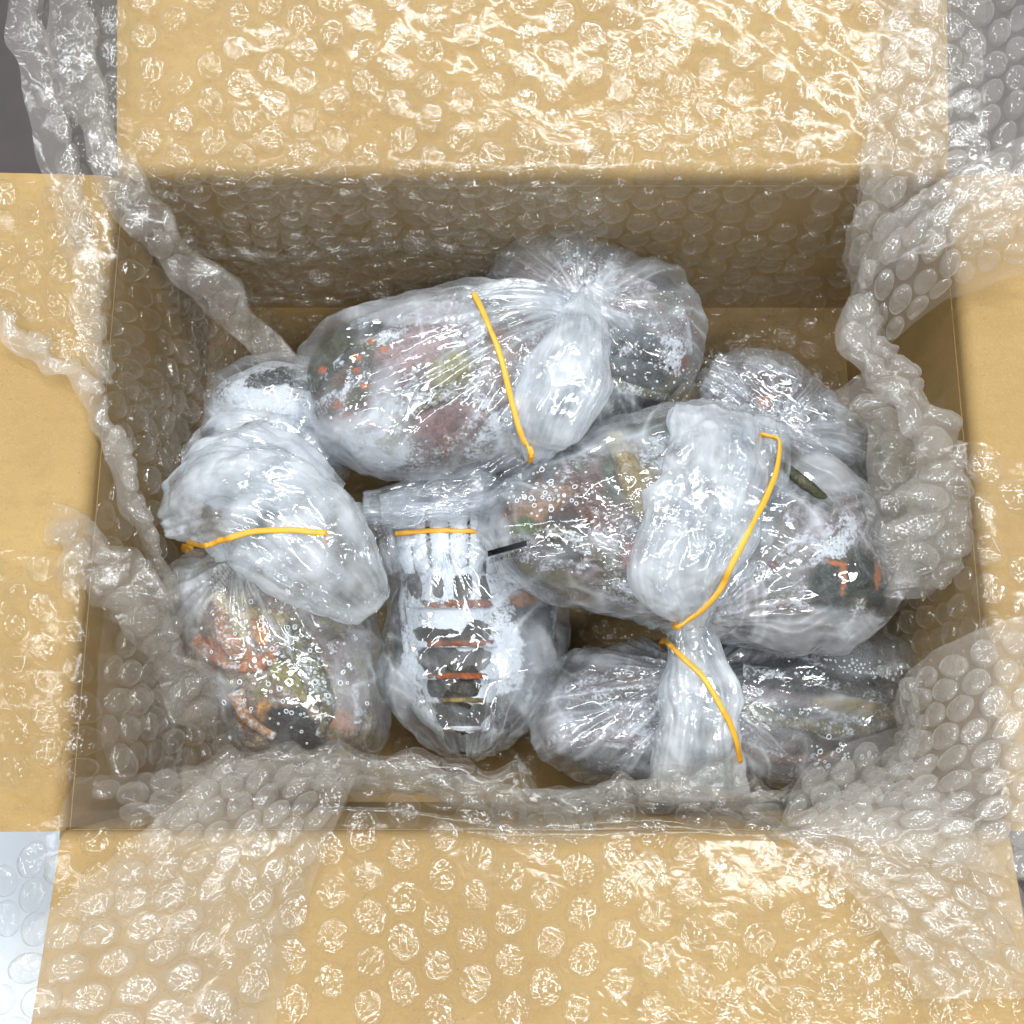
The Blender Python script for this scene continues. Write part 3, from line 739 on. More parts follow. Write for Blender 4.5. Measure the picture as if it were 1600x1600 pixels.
def paint(G, seed, spots, frost, fspots=(), base=(MAUVE, GREY, OLIVE, BROWN)):
    n = [fbm(G/w, 4, seed+k) for k, w in enumerate((14, 9, 6))]
    c = base[0]*np.ones(G.shape[:2]+(3,))
    c = c*(1-sstep(-0.1, 0.3, n[0])[..., None])+base[1]*sstep(-0.1, 0.3, n[0])[..., None]
    c = c*(1-sstep(0.0, 0.3, n[1])[..., None])+base[2]*sstep(0.0, 0.3, n[1])[..., None]
    c = c*(1-sstep(0.12, 0.35, n[2])[..., None])+base[3]*sstep(0.12, 0.35, n[2])[..., None]
    uu, vv = PX(G); wob = fbm(G/5, 3, seed+6)*0.45
    fr = frost+0.10+0.75*fbm(G/15, 4, seed+11)
    for (u, v, ru, rv, ang, cl) in spots:
        ca, sa = math.cos(R(ang)), math.sin(R(ang))
        a = ((uu-u)*ca+(vv-v)*sa)/ru; b = (-(uu-u)*sa+(vv-v)*ca)/rv
        m = sstep(1.1, 0.75, np.hypot(a, b)+wob)[..., None]*(G[..., 2:3] > -99)
        c = c*(1-m)+cl*m; fr = fr*(1-m[..., 0])+(fr-0.75)*m[..., 0]
    for (u, v, ru, rv, a) in fspots:
        fr = fr+a*sstep(1.1, 0.6, np.hypot((uu-u)/ru, (vv-v)/rv)+wob)
    return c, fr
def tube(path, rad, seg=12, seed=0, lump=0.15, flat=1.0, n=60):
    pts = cr(np.array(path, float), np.linspace(0, len(path)-1, n)); rad = cr(np.array(rad, float)[:, None], np.linspace(0, len(rad)-1, n))[:, 0]
    tan = np.gradient(pts, axis=0); tan /= np.linalg.norm(tan, axis=1)[:, None]
    G = np.zeros((n, seg, 3))
    for k in range(n):
        up = np.array([0, 0, 1.0]); side = np.cross(tan[k], up); side /= max(np.linalg.norm(side), 1e-6); u2 = np.cross(side, tan[k])
        a = np.arange(seg)/seg*2*np.pi
        G[k] = pts[k]+rad[k]*(np.cos(a)[:, None]*side+flat*np.sin(a)[:, None]*u2)
    if lump: G = G+(G-pts[:, None])*(lump*fbm(G/6, 3, seed))[..., None]
    return G

def laid_legs(root, B, items):
    bvh = bvh_of([(B, True)])
    for k, (path, r0, r1, col, fr) in enumerate(items):
        pts = [drop(bvh, u, v, 60, r0*0.05) for u, v in path]
        G = tube(pts, list(np.linspace(r0, r1, len(pts))*(1+0.18*np.cos(np.arange(len(pts))*3.1))), 14, k+int(path[0][0]) % 17, 0.22, 0.8, 70)
        c = np.ones(G.shape)*col*(1+0.5*fbm(G/4, 3, k)[..., None])
        f = fr+0.7*fbm(G/6, 3, k+3)
        link('leg', capped(G), cap_faces(*G.shape[:2]), M_BODY, root, attrs={'frost': np.concatenate([f.ravel(), [fr, fr]])}, col=np.concatenate([c.reshape(-1, 3), [col, col]]))
allfilm = []
def bvh_of(arrs):
    V = []; F = []; o = 0
    for G, wrap in arrs:
        nu, nv = G.shape[:2]
        V += [tuple(x) for x in G.reshape(-1, 3)]; F += [tuple(int(i)+o for i in q) for q in gfaces(nu, nv, wrap)]
        o += nu*nv
    return BVHTree.FromPolygons(V, F)
def drop(bvh, u, v, z0, lift):
    """lay a point seen at (u,v) on the bag surface"""
    z = z0
    for _ in range(5):
        p = P(u, v, z); hit = bvh.ray_cast(Vector((p[0], p[1], 250)), Vector((0, 0, -1)))
        if hit[0] is None: break
        z = 0.5*z+0.5*(hit[0].z+lift)
    return P(u, v, z)
def rubber(root, bvh, pts, z0, zlow, w=0.98, under=None):
    """elastic band: over the top along pts, round the ends and back underneath"""
    dense = []
    pa = np.array(pts, float)
    top = [drop(bvh, u, v, z0, 0.9) for u, v in cr(pa, np.linspace(0, len(pa)-1, 26))]
    top = np.array(top)
    zs = top[:, 2].copy()
    for k in range(1, len(zs)-1): zs[k] = max(top[k, 2], 0.5*(top[k-1, 2]+top[k+1, 2]))
    for _ in range(6): zs[1:-1] = 0.25*zs[:-2]+0.5*zs[1:-1]+0.25*zs[2:]
    top[:, 2] = np.maximum(zs, top[:, 2]-0.4)
    top[0, 2] = zs[0]; top[-1, 2] = zs[-1]
    e = np.arange(len(zs)); top[:, 2] -= 0.9*np.clip(1-e/3.0, 0, 1)**1.5+1.2*np.clip(1-(len(zs)-1-e)/3.0, 0, 1)**1.5
    a, b = top[0], top[-1]; c = (a+b)/2
    low = [b+(c-b)*0.04+np.array([0, 0, -4]), b*0.9+c*0.1+np.array([0, 0, -14]), np.array([c[0], c[1], zlow]), a*0.9+c*0.1+np.array([0, 0, -14]), a+(c-a)*0.04+np.array([0, 0, -4])]
    loop = np.concatenate([top, low])
    L = crclosed(loop, 240); n = len(L)
    L = (np.roll(L, 1, 0)+L*2+np.roll(L, -1, 0))/4
    tan = np.roll(L, -1, 0)-np.roll(L, 1, 0); tan /= np.linalg.norm(tan, axis=1)[:, None]
    cc = L.mean(0); out = L-cc; out -= (out*tan).sum(1)[:, None]*tan; out /= np.linalg.norm(out, axis=1)[:, None]
    side = np.cross(tan, out)
    seg = 10; A = np.arange(seg)/seg*2*np.pi
    ww = w*(1+0.12*pn(np.stack([L[:, 0]/9, L[:, 1]/9, L[:, 2]/9], -1), 3))
    G = L[:, None]+(np.sign(np.cos(A))*np.abs(np.cos(A))**0.6)[None, :, None]*side[:, None]*ww[:, None, None]+0.55*np.sin(A)[None, :, None]*out[:, None]
    G = np.concatenate([G, G[:1]])
    link('rubber_band', G, gfaces(n+1, seg, True), M_RUB, root)
def beads(root, bvh, areas, z0, seed, nmax=160):
    """small round air beads frozen under the film: rings, nobody could count them"""
    r = np.random.RandomState(seed); V = []; F = []; o = 0
    A1 = np.arange(12)/12*2*np.pi; A2 = np.arange(5)/5*2*np.pi
    for (u, v, su, sv, cnt, size) in areas:
        for _ in range(int(cnt*0.65)):
            uu = u+r.normal()*su; vv = v+r.normal()*sv
            p = P(uu, vv, z0); hit = None
            q = drop(bvh, uu, vv, z0, 0.25)
            h = bvh.ray_cast(Vector((q[0], q[1], 250)), Vector((0, 0, -1)))
            if h[0] is None or h[1].z < 0.25: continue
            nrm = np.array(h[1]); pos = np.array(h[0])+nrm*0.12
            t = np.cross(nrm, [0, 1, 0]); t /= np.linalg.norm(t); b = np.cross(nrm, t)
            ra = size*(0.35+0.75*r.rand()**2.5); rb = 0.09+0.09*ra
            ring = (pos+(ra+rb*np.cos(A2)[None, :, None])*(np.cos(A1)[:, None, None]*t+np.sin(A1)[:, None, None]*b)+rb*np.sin(A2)[None, :, None]*nrm)
            V.append(ring.reshape(-1, 3))
            i, j = np.meshgrid(np.arange(12), np.arange(5), indexing='ij')
            F.append(np.stack([i*5+j, i*5+(j+1) % 5, ((i+1) % 12)*5+(j+1) % 5, ((i+1) % 12)*5+j], -1).reshape(-1, 4)+o); o += 60
    if V:
        ob = link('ice_beads', np.concatenate(V), np.concatenate(F), M_RING, root); ob['kind'] = 'stuff'

def neck(root, G_path, wid, hgt, seed, name='gathered_neck', amp=1.2, n=110, seg=120, hz=0.1, cnt=5.0):
    """twisted milky end of a bag: flattened tube with lengthwise pleats"""
    pts = cr(np.array([P(*q) for q in G_path]), np.linspace(0, len(G_path)-1, n))
    w = cr(np.array(wid, float)[:, None], np.linspace(0, len(wid)-1, n))[:, 0]; w = w*(1+0.22*pn(np.stack([np.linspace(0, 5, n), np.zeros(n), np.full(n, seed*1.0)], -1), 2)); h = cr(np.array(hgt, float)[:, None], np.linspace(0, len(hgt)-1, n))[:, 0]
    tan = np.gradient(pts, axis=0); tan /= np.linalg.norm(tan, axis=1)[:, None]
    a = np.arange(seg)/seg*2*np.pi; G = np.zeros((n, seg, 3)); N = np.zeros_like(G)
    for k in range(n):
        side = np.cross(tan[k], [0, -0.15, 1.0]); side /= np.linalg.norm(side); u2 = np.cross(side, tan[k])
        ca = np.sign(np.cos(a))*np.abs(np.cos(a))**0.85
        G[k] = pts[k]+w[k]*ca[:, None]*side+h[k]*np.sin(a)[:, None]*u2
        N[k] = np.cos(a)[:, None]*side*0.5+np.sin(a)[:, None]*u2
    N /= np.linalg.norm(N, axis=-1, keepdims=True)
    s = np.linspace(0, 1, n)[:, None]*np.ones((1, seg)); t = np.cos(a)[None]*np.ones((n, 1)); sg = (np.sin(a) > 0)[None]*9.0
    q = np.stack([t*cnt+sg+0.8*np.sin(s*3+seed), s*2.2, np.full_like(s, seed)], -1)
    msk = np.clip(0.25+1.6*fbm(np.stack([t*1.1+sg, s*1.7, s*0+seed], -1), 2, seed+5), 0, 1)
    e0 = np.clip(np.minimum(s, 1-s)/0.12, 0, 1)
    d = amp*(1.3*pn(q*0.45, seed)+1.0*msk*(1-2.6*np.abs(pn(q*0.8, seed)))+0.5*msk*(1-2.6*np.abs(pn(q*np.array([2.0, 1.5, 1]), seed+2)))+1.9*crumple(G/16, 6, seed))
    Gd = G+N*d[..., None]
    clear = name == 'loose_bag_end'
    if clear: hz = hz+0.42
    pst = np.clip(1-np.abs(pn(q*np.array([1.3, 0.7, 1]), seed+12))*3.2, 0, 1)**2
    pst2 = np.clip(1-np.abs(pn(q*np.array([2.6, 0.9, 1]), seed+14))*3.2, 0, 1)**3
    hzv = np.clip(hz+0.85*fbm(G/11, 3, seed)+0.05*d/amp+(0.16*pst+0.14*pst2), -0.3, 0.9)
    link(name, capped(Gd), cap_faces(n, seg), M_BAG if clear else M_MILK, root, attrs={'haze': np.concatenate([hzv.ravel(), [hz, hz]])})
    return Gd

def pack(label, outline, center, zc, ht, hb, seed, spots, frost=0.35, fspots=(), gathers=(), hz=0.05, hspots=(), famp=1.3, lump=2.4, shrink=0.93, base=(MAUVE, GREY, OLIVE, BROWN), tilt=(0, 0), body='lobster_body', e=0.85, smooth=0.75, cat='frozen lobster', nobody=False, bdz=0.0, legs=()):
    C = P(center[0], center[1], zc)
    root = empty('frozen_lobster_pack', (C[0], C[1], zc-hb), label, cat, PACKG)
    G, N = blob(outline, center, zc, ht, hb, tilt=tilt, e=e, smooth=smooth)
    G2, N2 = blob(outline, center, zc, ht, hb, 150, 400, tilt=tilt, e=e, smooth=smooth-0.55)
    if not nobody:
        B = (G-C)*np.array([shrink, shrink, shrink])+C
        B = B+N*((lump*fbm(B/16, 4, seed)-1.0)+0.9*lump*0.35*crumple(B/8, 4, seed+2))[..., None]
        B[..., 2] -= bdz
        if legs: laid_legs(root, B, legs)
        c, fr = paint(B, seed, spots, frost, fspots, base)
        c = np.concatenate([c.reshape(-1, 3), [c[0, 0], c[-1, 0]]]); fr = np.concatenate([fr.ravel(), [frost, frost]])
        link(body, capped(B), cap_faces(*B.shape[:2]), M_BODY, root, attrs={'frost': fr}, col=c)
    F, h = film_over(G2, N2, 0.8, famp, seed+20, gathers, hz, hspots, zc)
    link('plastic_bag', capped(F), cap_faces(*F.shape[:2]), M_BAG, root, attrs={'haze': np.concatenate([h.ravel(), [hz, hz]])})
    return root, F

def limb(root, path, rad, seed, col, frost=0.1, name='leg', flat=0.8):
    G = tube([P(*q) for q in path], rad, 14, seed, 0.2, flat)
    c = np.ones(G.shape)*col; nz = fbm(G/5, 3, seed)[..., None]; c = c*(1+0.4*nz)
    fr = frost+0.3*fbm(G/8, 3, seed+3)
    link(name, capped(G), cap_faces(*G.shape[:2]), M_BODY, root, attrs={'frost': np.concatenate([fr.ravel(), [frost, frost]])}, col=np.concatenate([c.reshape(-1, 3), [col, col]]))

# C: small pack at the back left
rC, FC = pack('small frosted pack with dark green blotches, leftmost at the rear of the pile',
    [(322, 680), (325, 630), (350, 590), (400, 566), (450, 564), (520, 580), (560, 650), (540, 740), (440, 760), (350, 740)], (430, 660), 50, 24, 26, 31,
    [(425, 590, 52, 15, -12, DARK), (470, 602, 25, 8, 10, GREEN), (400, 660, 35, 10, -30, BROWN), (390, 684, 16, 7, 20, LIN(110, 50, 30))], frost=0.75,
    gathers=[(450, 740, 50, 12, 2.2, 22)], hz=0.10, hspots=[(440, 600, 90, 30, -0.5), (360, 690, 70, 60, 0.35)])
# H: back right pack behind F
rH, FH = pack('loosely crumpled frosted bag at the rear right corner, behind the large right pack',
    [(1090, 600), (1130, 565), (1210, 560), (1270, 600), (1350, 690), (1370, 760), (1360, 840), (1250, 800), (1130, 760), (1080, 680)], (1220, 690), 44, 24, 28, 41,
    [(1195, 625, 10, 20, 20, ORANGE), (1235, 668, 22, 10, 0, LIN(160, 60, 60)), (1320, 730, 90, 34, 45, DARK), (1200, 600, 50, 22, 20, BROWN)], frost=0.25,
    gathers=[(1200, 680, 60, 14, 2.6, 26)], hz=0.06, famp=3.0, hspots=[(1290, 660, 70, 60, 0.1)])
# B: fan shaped pack
rB, FB = pack('fan shaped frosted pack with pleats spreading from its twisted neck at the rear',
    [(765, 440), (790, 400), (855, 372), (935, 385), (1000, 420), (1060, 440), (1098, 510), (1096, 570), (1060, 630), (1000, 660), (900, 690), (830, 640), (780, 540)], (905, 490), 60, 23, 30, 51,
    [(1000, 610, 60, 40, 0, DARK), (1050, 612, 45, 18, -30, OLIVE), (1080, 575, 20, 22, 0, LIN(130, 80, 50)), (830, 425, 50, 25, -30, BROWN), (1040, 440, 60, 15, 20, DARK), (990, 545, 50, 35, 0, LIN(90, 100, 105))],
    frost=0.3, fspots=[(1010, 560, 70, 40, 0.4)], gathers=[(908, 485, 80, 9, 3.4, 34)], hz=0.08, famp=1.8, hspots=[(905, 480, 50, 45, 0.35), (1010, 570, 80, 60, -0.5)],
    legs=[([(960, 540), (1020, 560), (1070, 590)], 3.0, 1.6, LIN(44, 44, 40), 0.3), ([(940, 600), (990, 610), (1040, 620)], 3.4, 2.0, LIN(108, 100, 60), 0.3), ([(960, 440), (1020, 450), (1070, 490)], 2.6, 1.4, LIN(122, 90, 92), 0.4), ([(820, 420), (860, 400), (910, 400)], 2.6, 1.4, LIN(110, 74, 56), 0.3)])
# D: left pack
rD, FD = pack('orange and olive shell pieces in a bag with big milky end, beside left wall',
    [(272, 900), (300, 860), (380, 840), (470, 860), (540, 900), (585, 970), (602, 1060), (605, 1150), (570, 1200), (480, 1205), (385, 1185), (345, 1110), (300, 1020), (275, 960)], (440, 1030), 46, 28, 34, 61,
    [(360, 1015, 50, 14, 15, ORANGE), (325, 1030, 12, 22, -20, LIN(200, 90, 40)), (370, 960, 30, 40, 0, CREAM), (405, 985, 14, 30, -20, LIN(220, 150, 80)), (415, 1115, 14, 24, -15, LIN(235, 165, 80)), (382, 1120, 10, 20, -20, ORANGE),
     (460, 1140, 62, 38, 20, DARK), (460, 1050, 46, 30, 50, LIN(150, 140, 80)), (500, 1085, 26, 16, 50, LIN(190, 180, 110)), (520, 1010, 40, 22, 50, LIN(110, 85, 75)), (540, 1125, 25, 18, 0, LIN(190, 130, 90))],
    frost=0.05, gathers=[(370, 880, 70, 12, 3.0, 30)], hz=0.02, famp=1.9, hspots=[(440, 1080, 110, 90, -0.5), (300, 930, 30, 70, 0.3), (330, 1080, 50, 30, 0.25), (545, 1060, 30, 90, 0.25)],
    legs=[([(310, 1000), (340, 1030), (400, 1040), (440, 1010)], 3.2, 1.8, LIN(188, 116, 66), 0.2), ([(340, 930), (370, 960), (420, 960), (470, 1000)], 3.0, 1.6, LIN(206,180,130), 0.3), ([(440, 1010), (480, 1050), (510, 1100), (500, 1150)], 3.6, 2.0, LIN(108, 100, 60), 0.35),
          ([(370, 1080), (385, 1120), (430, 1150)], 3.0, 1.5, LIN(200, 140, 80), 0.35), ([(520, 1000), (550, 1060), (560, 1130)], 2.8, 1.6, LIN(110, 74, 56), 0.4)],
    base=(LIN(160, 145, 130), LIN(120, 90, 78), LIN(130, 120, 70), CREAM))
limb(rD, [(350, 930, 66), (350, 980, 69), (375, 1015, 70), (430, 1030, 66)], [2.5, 3.5, 3.5, 2], 3, LIN(180, 120, 70), 0.35)
limb(rD, [(430, 960, 66), (470, 1020, 69), (500, 1080, 68), (520, 1120, 62)], [3, 5, 4, 3], 5, LIN(110, 106, 70), 0.35)
# G: front right pack
rG, FG = pack('dark low pack at the front right, below the large pack with the black bar',
    [(828, 1130), (850, 1065), (900, 1020), (1000, 1000), (1120, 1010), (1250, 990), (1370, 985), (1410, 1010), (1432, 1090), (1400, 1140), (1360, 1200), (1250, 1245), (1100, 1225), (1000, 1232), (900, 1215), (840, 1180)], (1110, 1115), 44, 24, 34, 71,
    [(890, 1045, 60, 10, -30, DARK), (1260, 1060, 150, 26, 8, LIN(34, 42, 46)), (1340, 1030, 60, 20, 0, LIN(60, 68, 72)), (1340, 1105, 66, 13, 8, LIN(140, 120, 50)), (1200, 1110, 90, 12, 8, LIN(60, 60, 60)), (920, 1120, 24, 22, 0, DARK), (1290, 1170, 90, 28, -10, LIN(60, 48, 46)),
     (980, 1060, 60, 10, -8, BROWN), (960, 1180, 70, 12, 10, DARK)],
    frost=0.18, fspots=[(940, 1130, 80, 50, 0.3), (1350, 1040, 60, 18, 0.5)], gathers=[(1085, 1050, 70, 12, 3.0, 32)], hz=0.06, famp=1.7, hspots=[(1250, 1060, 150, 30, -0.5), (900, 1060, 80, 20, -0.4), (900, 1120, 80, 60, 0.15), (1350, 1030, 80, 30, 0.12)],
    legs=[([(880, 1105), (930, 1090), (1010, 1085)], 2.6, 1.6, LIN(44, 44, 40), 0.3), ([(860, 1160), (940, 1150), (1010, 1160)], 3.0, 1.8, LIN(122, 90, 92), 0.4), ([(1160, 1050), (1250, 1060), (1340, 1080), (1400, 1100)], 2.8, 1.4, LIN(44, 44, 40), 0.25),
          ([(1160, 1110), (1240, 1130), (1330, 1140), (1390, 1130)], 3.2, 1.6, LIN(108, 100, 60), 0.3), ([(1150, 1170), (1230, 1185), (1310, 1180)], 3.0, 1.5, LIN(110, 74, 56), 0.3)],
    base=(LIN(120, 108, 110), LIN(88, 84, 84), DARK, LIN(150, 145, 140)))
limb(rG, [(1170, 1075, 55), (1270, 1090, 58), (1350, 1105, 57), (1400, 1120, 50)], [3, 3.5, 3.6, 2], 7, LIN(120, 104, 50), 0.2, 'leg', 0.6)
limb(rG, [(880, 1080, 56), (950, 1056, 60), (1040, 1048, 61)], [1.2, 1.8, 1.5], 8, LIN(64, 46, 38), 0.4, 'antenna')
# E: centre tail pack
outlineE = [(590, 800), (640, 780), (720, 770), (800, 790), (850, 880), (882, 940), (880, 1030), (850, 1100), (800, 1160), (745, 1183), (690, 1175), (640, 1130), (606, 1070), (600, 1000), (612, 900)]
rE, FE = pack('bag showing a banded lobster tail with thin orange stripes, front centre of the pile',
    outlineE, (735, 980), 40, 22, 30, 81,
    [(830, 960, 30, 50, 0, LIN(50, 62, 66)), (845, 1020, 34, 90, 0, LIN(46, 52, 56)), (790, 1110, 40, 24, -40, LIN(60, 60, 58)), (615, 1000, 14, 90, 0, LIN(60, 66, 66)), (815, 935, 22, 14, 0, LIN(180, 120, 70)), (640, 870, 18, 40, 0, LIN(60, 60, 56))], frost=0.8, shrink=0.93, lump=1.6, bdz=3.5, gathers=[(690, 835, 60, 14, 2.0, 20), (735, 1190, 40, 9, 2.0, 30)], hz=0.03, famp=1.9,
    hspots=[(715, 1040, 80, 150, -0.35), (700, 790, 90, 40, 0.35), (830, 1050, 60, 80, 0.2), (620, 1080, 30, 60, 0.2)])
# banded tail: one curved overlapping plate per segment
segs = [(872, 950, 66, 72), (938, 1012, 76, 74), (1000, 1062, 74, 66), (1050, 1098, 64, 54), (1088, 1142, 56, 40), (1134, 1176, 40, 22)]
patch = [[(650, 925, 11, 18), (685, 918, 9, 16), (722, 918, 13, 18), (757, 925, 9, 16)], [(690, 996, 36, 12), (742, 992, 20, 16)], [(694, 1034, 44, 20), (735, 1034, 24, 18)], [(700, 1076, 34, 20), (728, 1070, 22, 14)], [(715, 1118, 30, 26), (745, 1112, 24, 12)], [(728, 1160, 30, 16)]]
for k, (v0, v1, w0, w1) in enumerate(segs):
    nu, nv = 26, 60
    s = np.linspace(0, 1, nu)[:, None]*np.ones((1, nv)); a = np.linspace(-1, 1, nv)[None]*np.ones((nu, 1))
    v = v0+(v1-v0)*s; w = (w0+(w1-w0)*s); u = 706+(v-880)*0.075+a*w
    z = 61.6-abs(k-2.2)*1.1*0-13*np.abs(a)**2.2-3.2*(k > 3)*s-2.5*(k > 4)*s+1.6*s-1.2+0.9*np.exp(-((s-1)/0.12)**2)+0.25
    z = z-(v > 1080)*((v-1080)/100)*6
    if k == 0: z = z-2.6*np.exp(-s/0.22)
    G = np.stack([np.vectorize(lambda uu, vv, zz, q=q: P(uu, vv, zz)[q])(u, v, z) for q in range(3)], -1)
    G[..., 2] += 0.4*fbm(G/6, 3, k)
    base = np.ones(G.shape)*LIN(42, 40, 30)*(1+0.45*fbm(G/3.0, 3, 5)[..., None])
    fr = 1.05+0.4*fbm(G/9, 3, 14+k)
    for (pu, pv, ru, rv) in patch[k]:
        va = v+9*(a*1.4)**2; m = sstep(1.15, 0.85, (np.abs((u-pu)/ru)**2.3+np.abs((va-pv-3)/(rv*1.12))**2.3)**(1/2.3)+0.55*fbm(G/7, 4, 9+k))
        fr = fr*(1-m)+(-1.2)*m
    if k < 5:
        line = sstep(0.10, 0.03, np.abs(s-0.93))*sstep(0.72, 0.55, np.abs(a)+0.3*fbm(G/6, 2, 20+k))*np.clip(0.8+1.6*fbm(G/7, 2, 20+k), 0, 1)
        lc = LIN(176, 88, 30) if k != 3 else LIN(150, 128, 76)
        base = base*(1-line[..., None])+lc*line[..., None]; fr = fr*(1-line)+(-1.0)*line
    o = link('tail_segment', G, gfaces(nu, nv), M_BODY, rE, attrs={'frost': fr.ravel()}, col=base)
    so = o.modifiers.new('thickness', 'SOLIDIFY'); so.thickness = 0.0008
fans = []
# tail fan slats running up under the rubber band
for k, (u0, u1, w) in enumerate([(622, 640, 14), (650, 662, 15), (682, 688, 17), (716, 716, 17), (748, 742, 15), (780, 766, 13)]):
    nu, nv = 30, 10
    s = np.linspace(0, 1, nu)[:, None]*np.ones((1, nv)); a = np.linspace(-1, 1, nv)[None]*np.ones((nu, 1))
    v = 785+s*110; u = u0+(u1-u0)*s+a*w*(1.08-0.25*s-0.35*np.exp(-(1-s)/0.08))+3*pn(np.stack([s*3, s*0, s*0+k], -1), 4); z = 60.5-8*np.abs((u-706)/90)**2-1.8*a*a+1.5*s-3.0*np.exp(-(1-s)/0.12)
    G = np.stack([np.vectorize(lambda uu, vv, zz, q=q: P(uu, vv, zz)[q])(u, v, z) for q in range(3)], -1)
    edge = sstep(0.6, 0.95, np.abs(a)); c = np.ones(G.shape)*(LIN(84, 66, 46) if k % 2 else LIN(70, 84, 74)); fr = 1.0-1.6*edge*np.clip(0.75+1.8*fbm(G/9, 2, k), 0, 1)+0.3*fbm(G/8, 3, k+30)
    fans.append((G, False)); o = link('fan_blade', G, gfaces(nu, nv), M_BODY, rE, attrs={'frost': fr.ravel()}, col=c)
    so = o.modifiers.new('thickness', 'SOLIDIFY'); so.thickness = 0.0008
# A: big central pack
rA, FA = pack('big oval frosted pack with orange dotted green shell, on top at rear centre',
    [(463, 600), (470, 550), (510, 510), (600, 475), (730, 446), (800, 455), (880, 480), (910, 550), (900, 640), (845, 705), (760, 735), (640, 752), (560, 735), (505, 695), (475, 655)], (690, 600), 74, 24, 30, 91,
    [(520, 560, 40, 60, 30, LIN(70, 74, 52)), (590, 510, 40, 12, -30, DARK), (700, 660, 60, 45, 0, LIN(140, 105, 105)), (570, 640, 30, 40, 0, LIN(90, 90, 70)), (650, 545, 70, 30, -20, LIN(170, 140, 140)), (700, 575, 40, 22, -30, LIN(160, 155, 100)), (780, 560, 26, 50, 0, LIN(150, 120, 110)),
     (525, 590, 20, 14, 0, LIN(90, 60, 44)), (500, 600, 16, 30, 20, LIN(80, 90, 70))]+
    [(581, 534, 7, 6, 0, ORANGE), (557, 558, 7, 6, 0, ORANGE), (556, 580, 7, 6, 0, ORANGE), (570, 603, 8, 6, 0, ORANGE), (527, 633, 7, 7, 0, ORANGE), (580, 663, 8, 7, 0, ORANGE), (505, 578, 8, 6, 0, LIN(190, 100, 60)), (548, 650, 16, 8, 0, LIN(150, 90, 60)), (600, 545, 9, 5, 0, ORANGE)],
    frost=0.32, fspots=[(560, 700, 90, 40, 0.5), (740, 640, 40, 40, 0.3), (480, 600, 20, 80, 0.4)], gathers=[(905, 490, 80, 18, 2.6, 60)], hz=0.06, famp=1.7, hspots=[(540, 580, 60, 80, -0.4), (700, 650, 70, 50, -0.3), (560, 690, 110, 50, 0.25), (640, 490, 130, 22, 0.3), (600, 630, 24, 60, 0.25)], tilt=(0.05, 0),
    legs=[([(500, 620), (540, 560), (600, 520), (670, 500)], 3.0, 1.4, LIN(44, 44, 40), 0.3), ([(520, 680), (570, 640), (620, 600), (690, 560)], 3.4, 1.6, LIN(122, 90, 92), 0.3), ([(600, 700), (650, 640), (720, 600), (760, 540)], 3.2, 1.8, LIN(108, 100, 60), 0.35),
          ([(690, 700), (740, 660), (790, 620)], 3.0, 1.8, LIN(110, 74, 56), 0.4), ([(560, 520), (640, 488), (720, 480)], 2.2, 1.2, LIN(44, 44, 40), 0.2)])
# F: large right pack
rF, FF = pack('large right pack with black printed bar at left end and dark green right end',
    [(748, 835), (760, 780), (830, 735), (950, 660), (1060, 640), (1160, 645), (1260, 700), (1350, 760), (1385, 850), (1412, 925), (1385, 975), (1320, 1018), (1230, 1018), (1140, 990), (1060, 985), (960, 960), (860, 930), (790, 895)], (1080, 830), 72, 26, 28, 101,
    [(1300, 915, 46, 44, 20, LIN(24, 46, 38)), (1345, 900, 30, 40, 0, LIN(24, 44, 38)), (1380, 925, 32, 36, 0, LIN(24, 42, 36)), (1318, 905, 4, 30, 6, ORANGE), (1305, 880, 16, 4, 10, ORANGE), (1300, 960, 30, 14, 0, LIN(60, 76, 80)), (1372, 895, 6, 24, 0, ORANGE),
     (1010, 670, 50, 12, -8, LIN(60, 84, 60)), (840, 795, 50, 24, -20, LIN(170, 130, 100)), (880, 840, 46, 55, 20, LIN(72, 64, 62)), (940, 770, 40, 60, 20, LIN(110, 84, 76)), (1010, 770, 22, 46, 0, LIN(170, 150, 100)), (820, 820, 20, 14, 0, LIN(100, 120, 80)),
     (860, 905, 70, 20, 15, LIN(132, 124, 84)), (1000, 870, 26, 30, 0, LIN(190, 110, 100)), (960, 740, 20, 50, 0, LIN(80, 90, 76)), (1260, 770, 60, 50, 20, LIN(150, 148, 150)), (1210, 860, 60, 60, 0, LIN(135, 130, 125)), (1240, 720, 40, 14, 30, LIN(70, 72, 60))],
    frost=0.2, fspots=[(1250, 840, 90, 80, 0.3)], gathers=[(1090, 960, 80, 14, 3.0, 30), (1120, 670, 80, 12, 2.2, 24)], hz=0.0, famp=1.9, hspots=[(1330, 915, 80, 60, -0.6), (850, 840, 80, 60, -0.3), (980, 740, 60, 70, -0.3), (1290, 985, 110, 40, 0.3), (775, 850, 26, 70, 0.35), (960, 690, 60, 24, 0.25), (1300, 740, 70, 30, 0.25)],
    legs=[([(790, 860), (850, 830), (910, 850), (970, 900)], 3.4, 2.0, LIN(108, 100, 60), 0.4), ([(880, 740), (920, 790), (930, 850), (900, 900)], 3.6, 2.0, LIN(110, 74, 56), 0.3), ([(960, 690), (1000, 740), (1010, 810)], 3.8, 2.4, LIN(160,140,92), 0.2),
          ([(1190, 900), (1240, 850), (1300, 830), (1350, 850)], 3.0, 1.6, LIN(122, 90, 92), 0.5), ([(1170, 960), (1230, 940), (1280, 960)], 2.8, 1.6, LIN(110, 74, 56), 0.5), ([(1240, 720), (1300, 760), (1350, 820)], 2.4, 1.4, LIN(44, 44, 40), 0.4)])
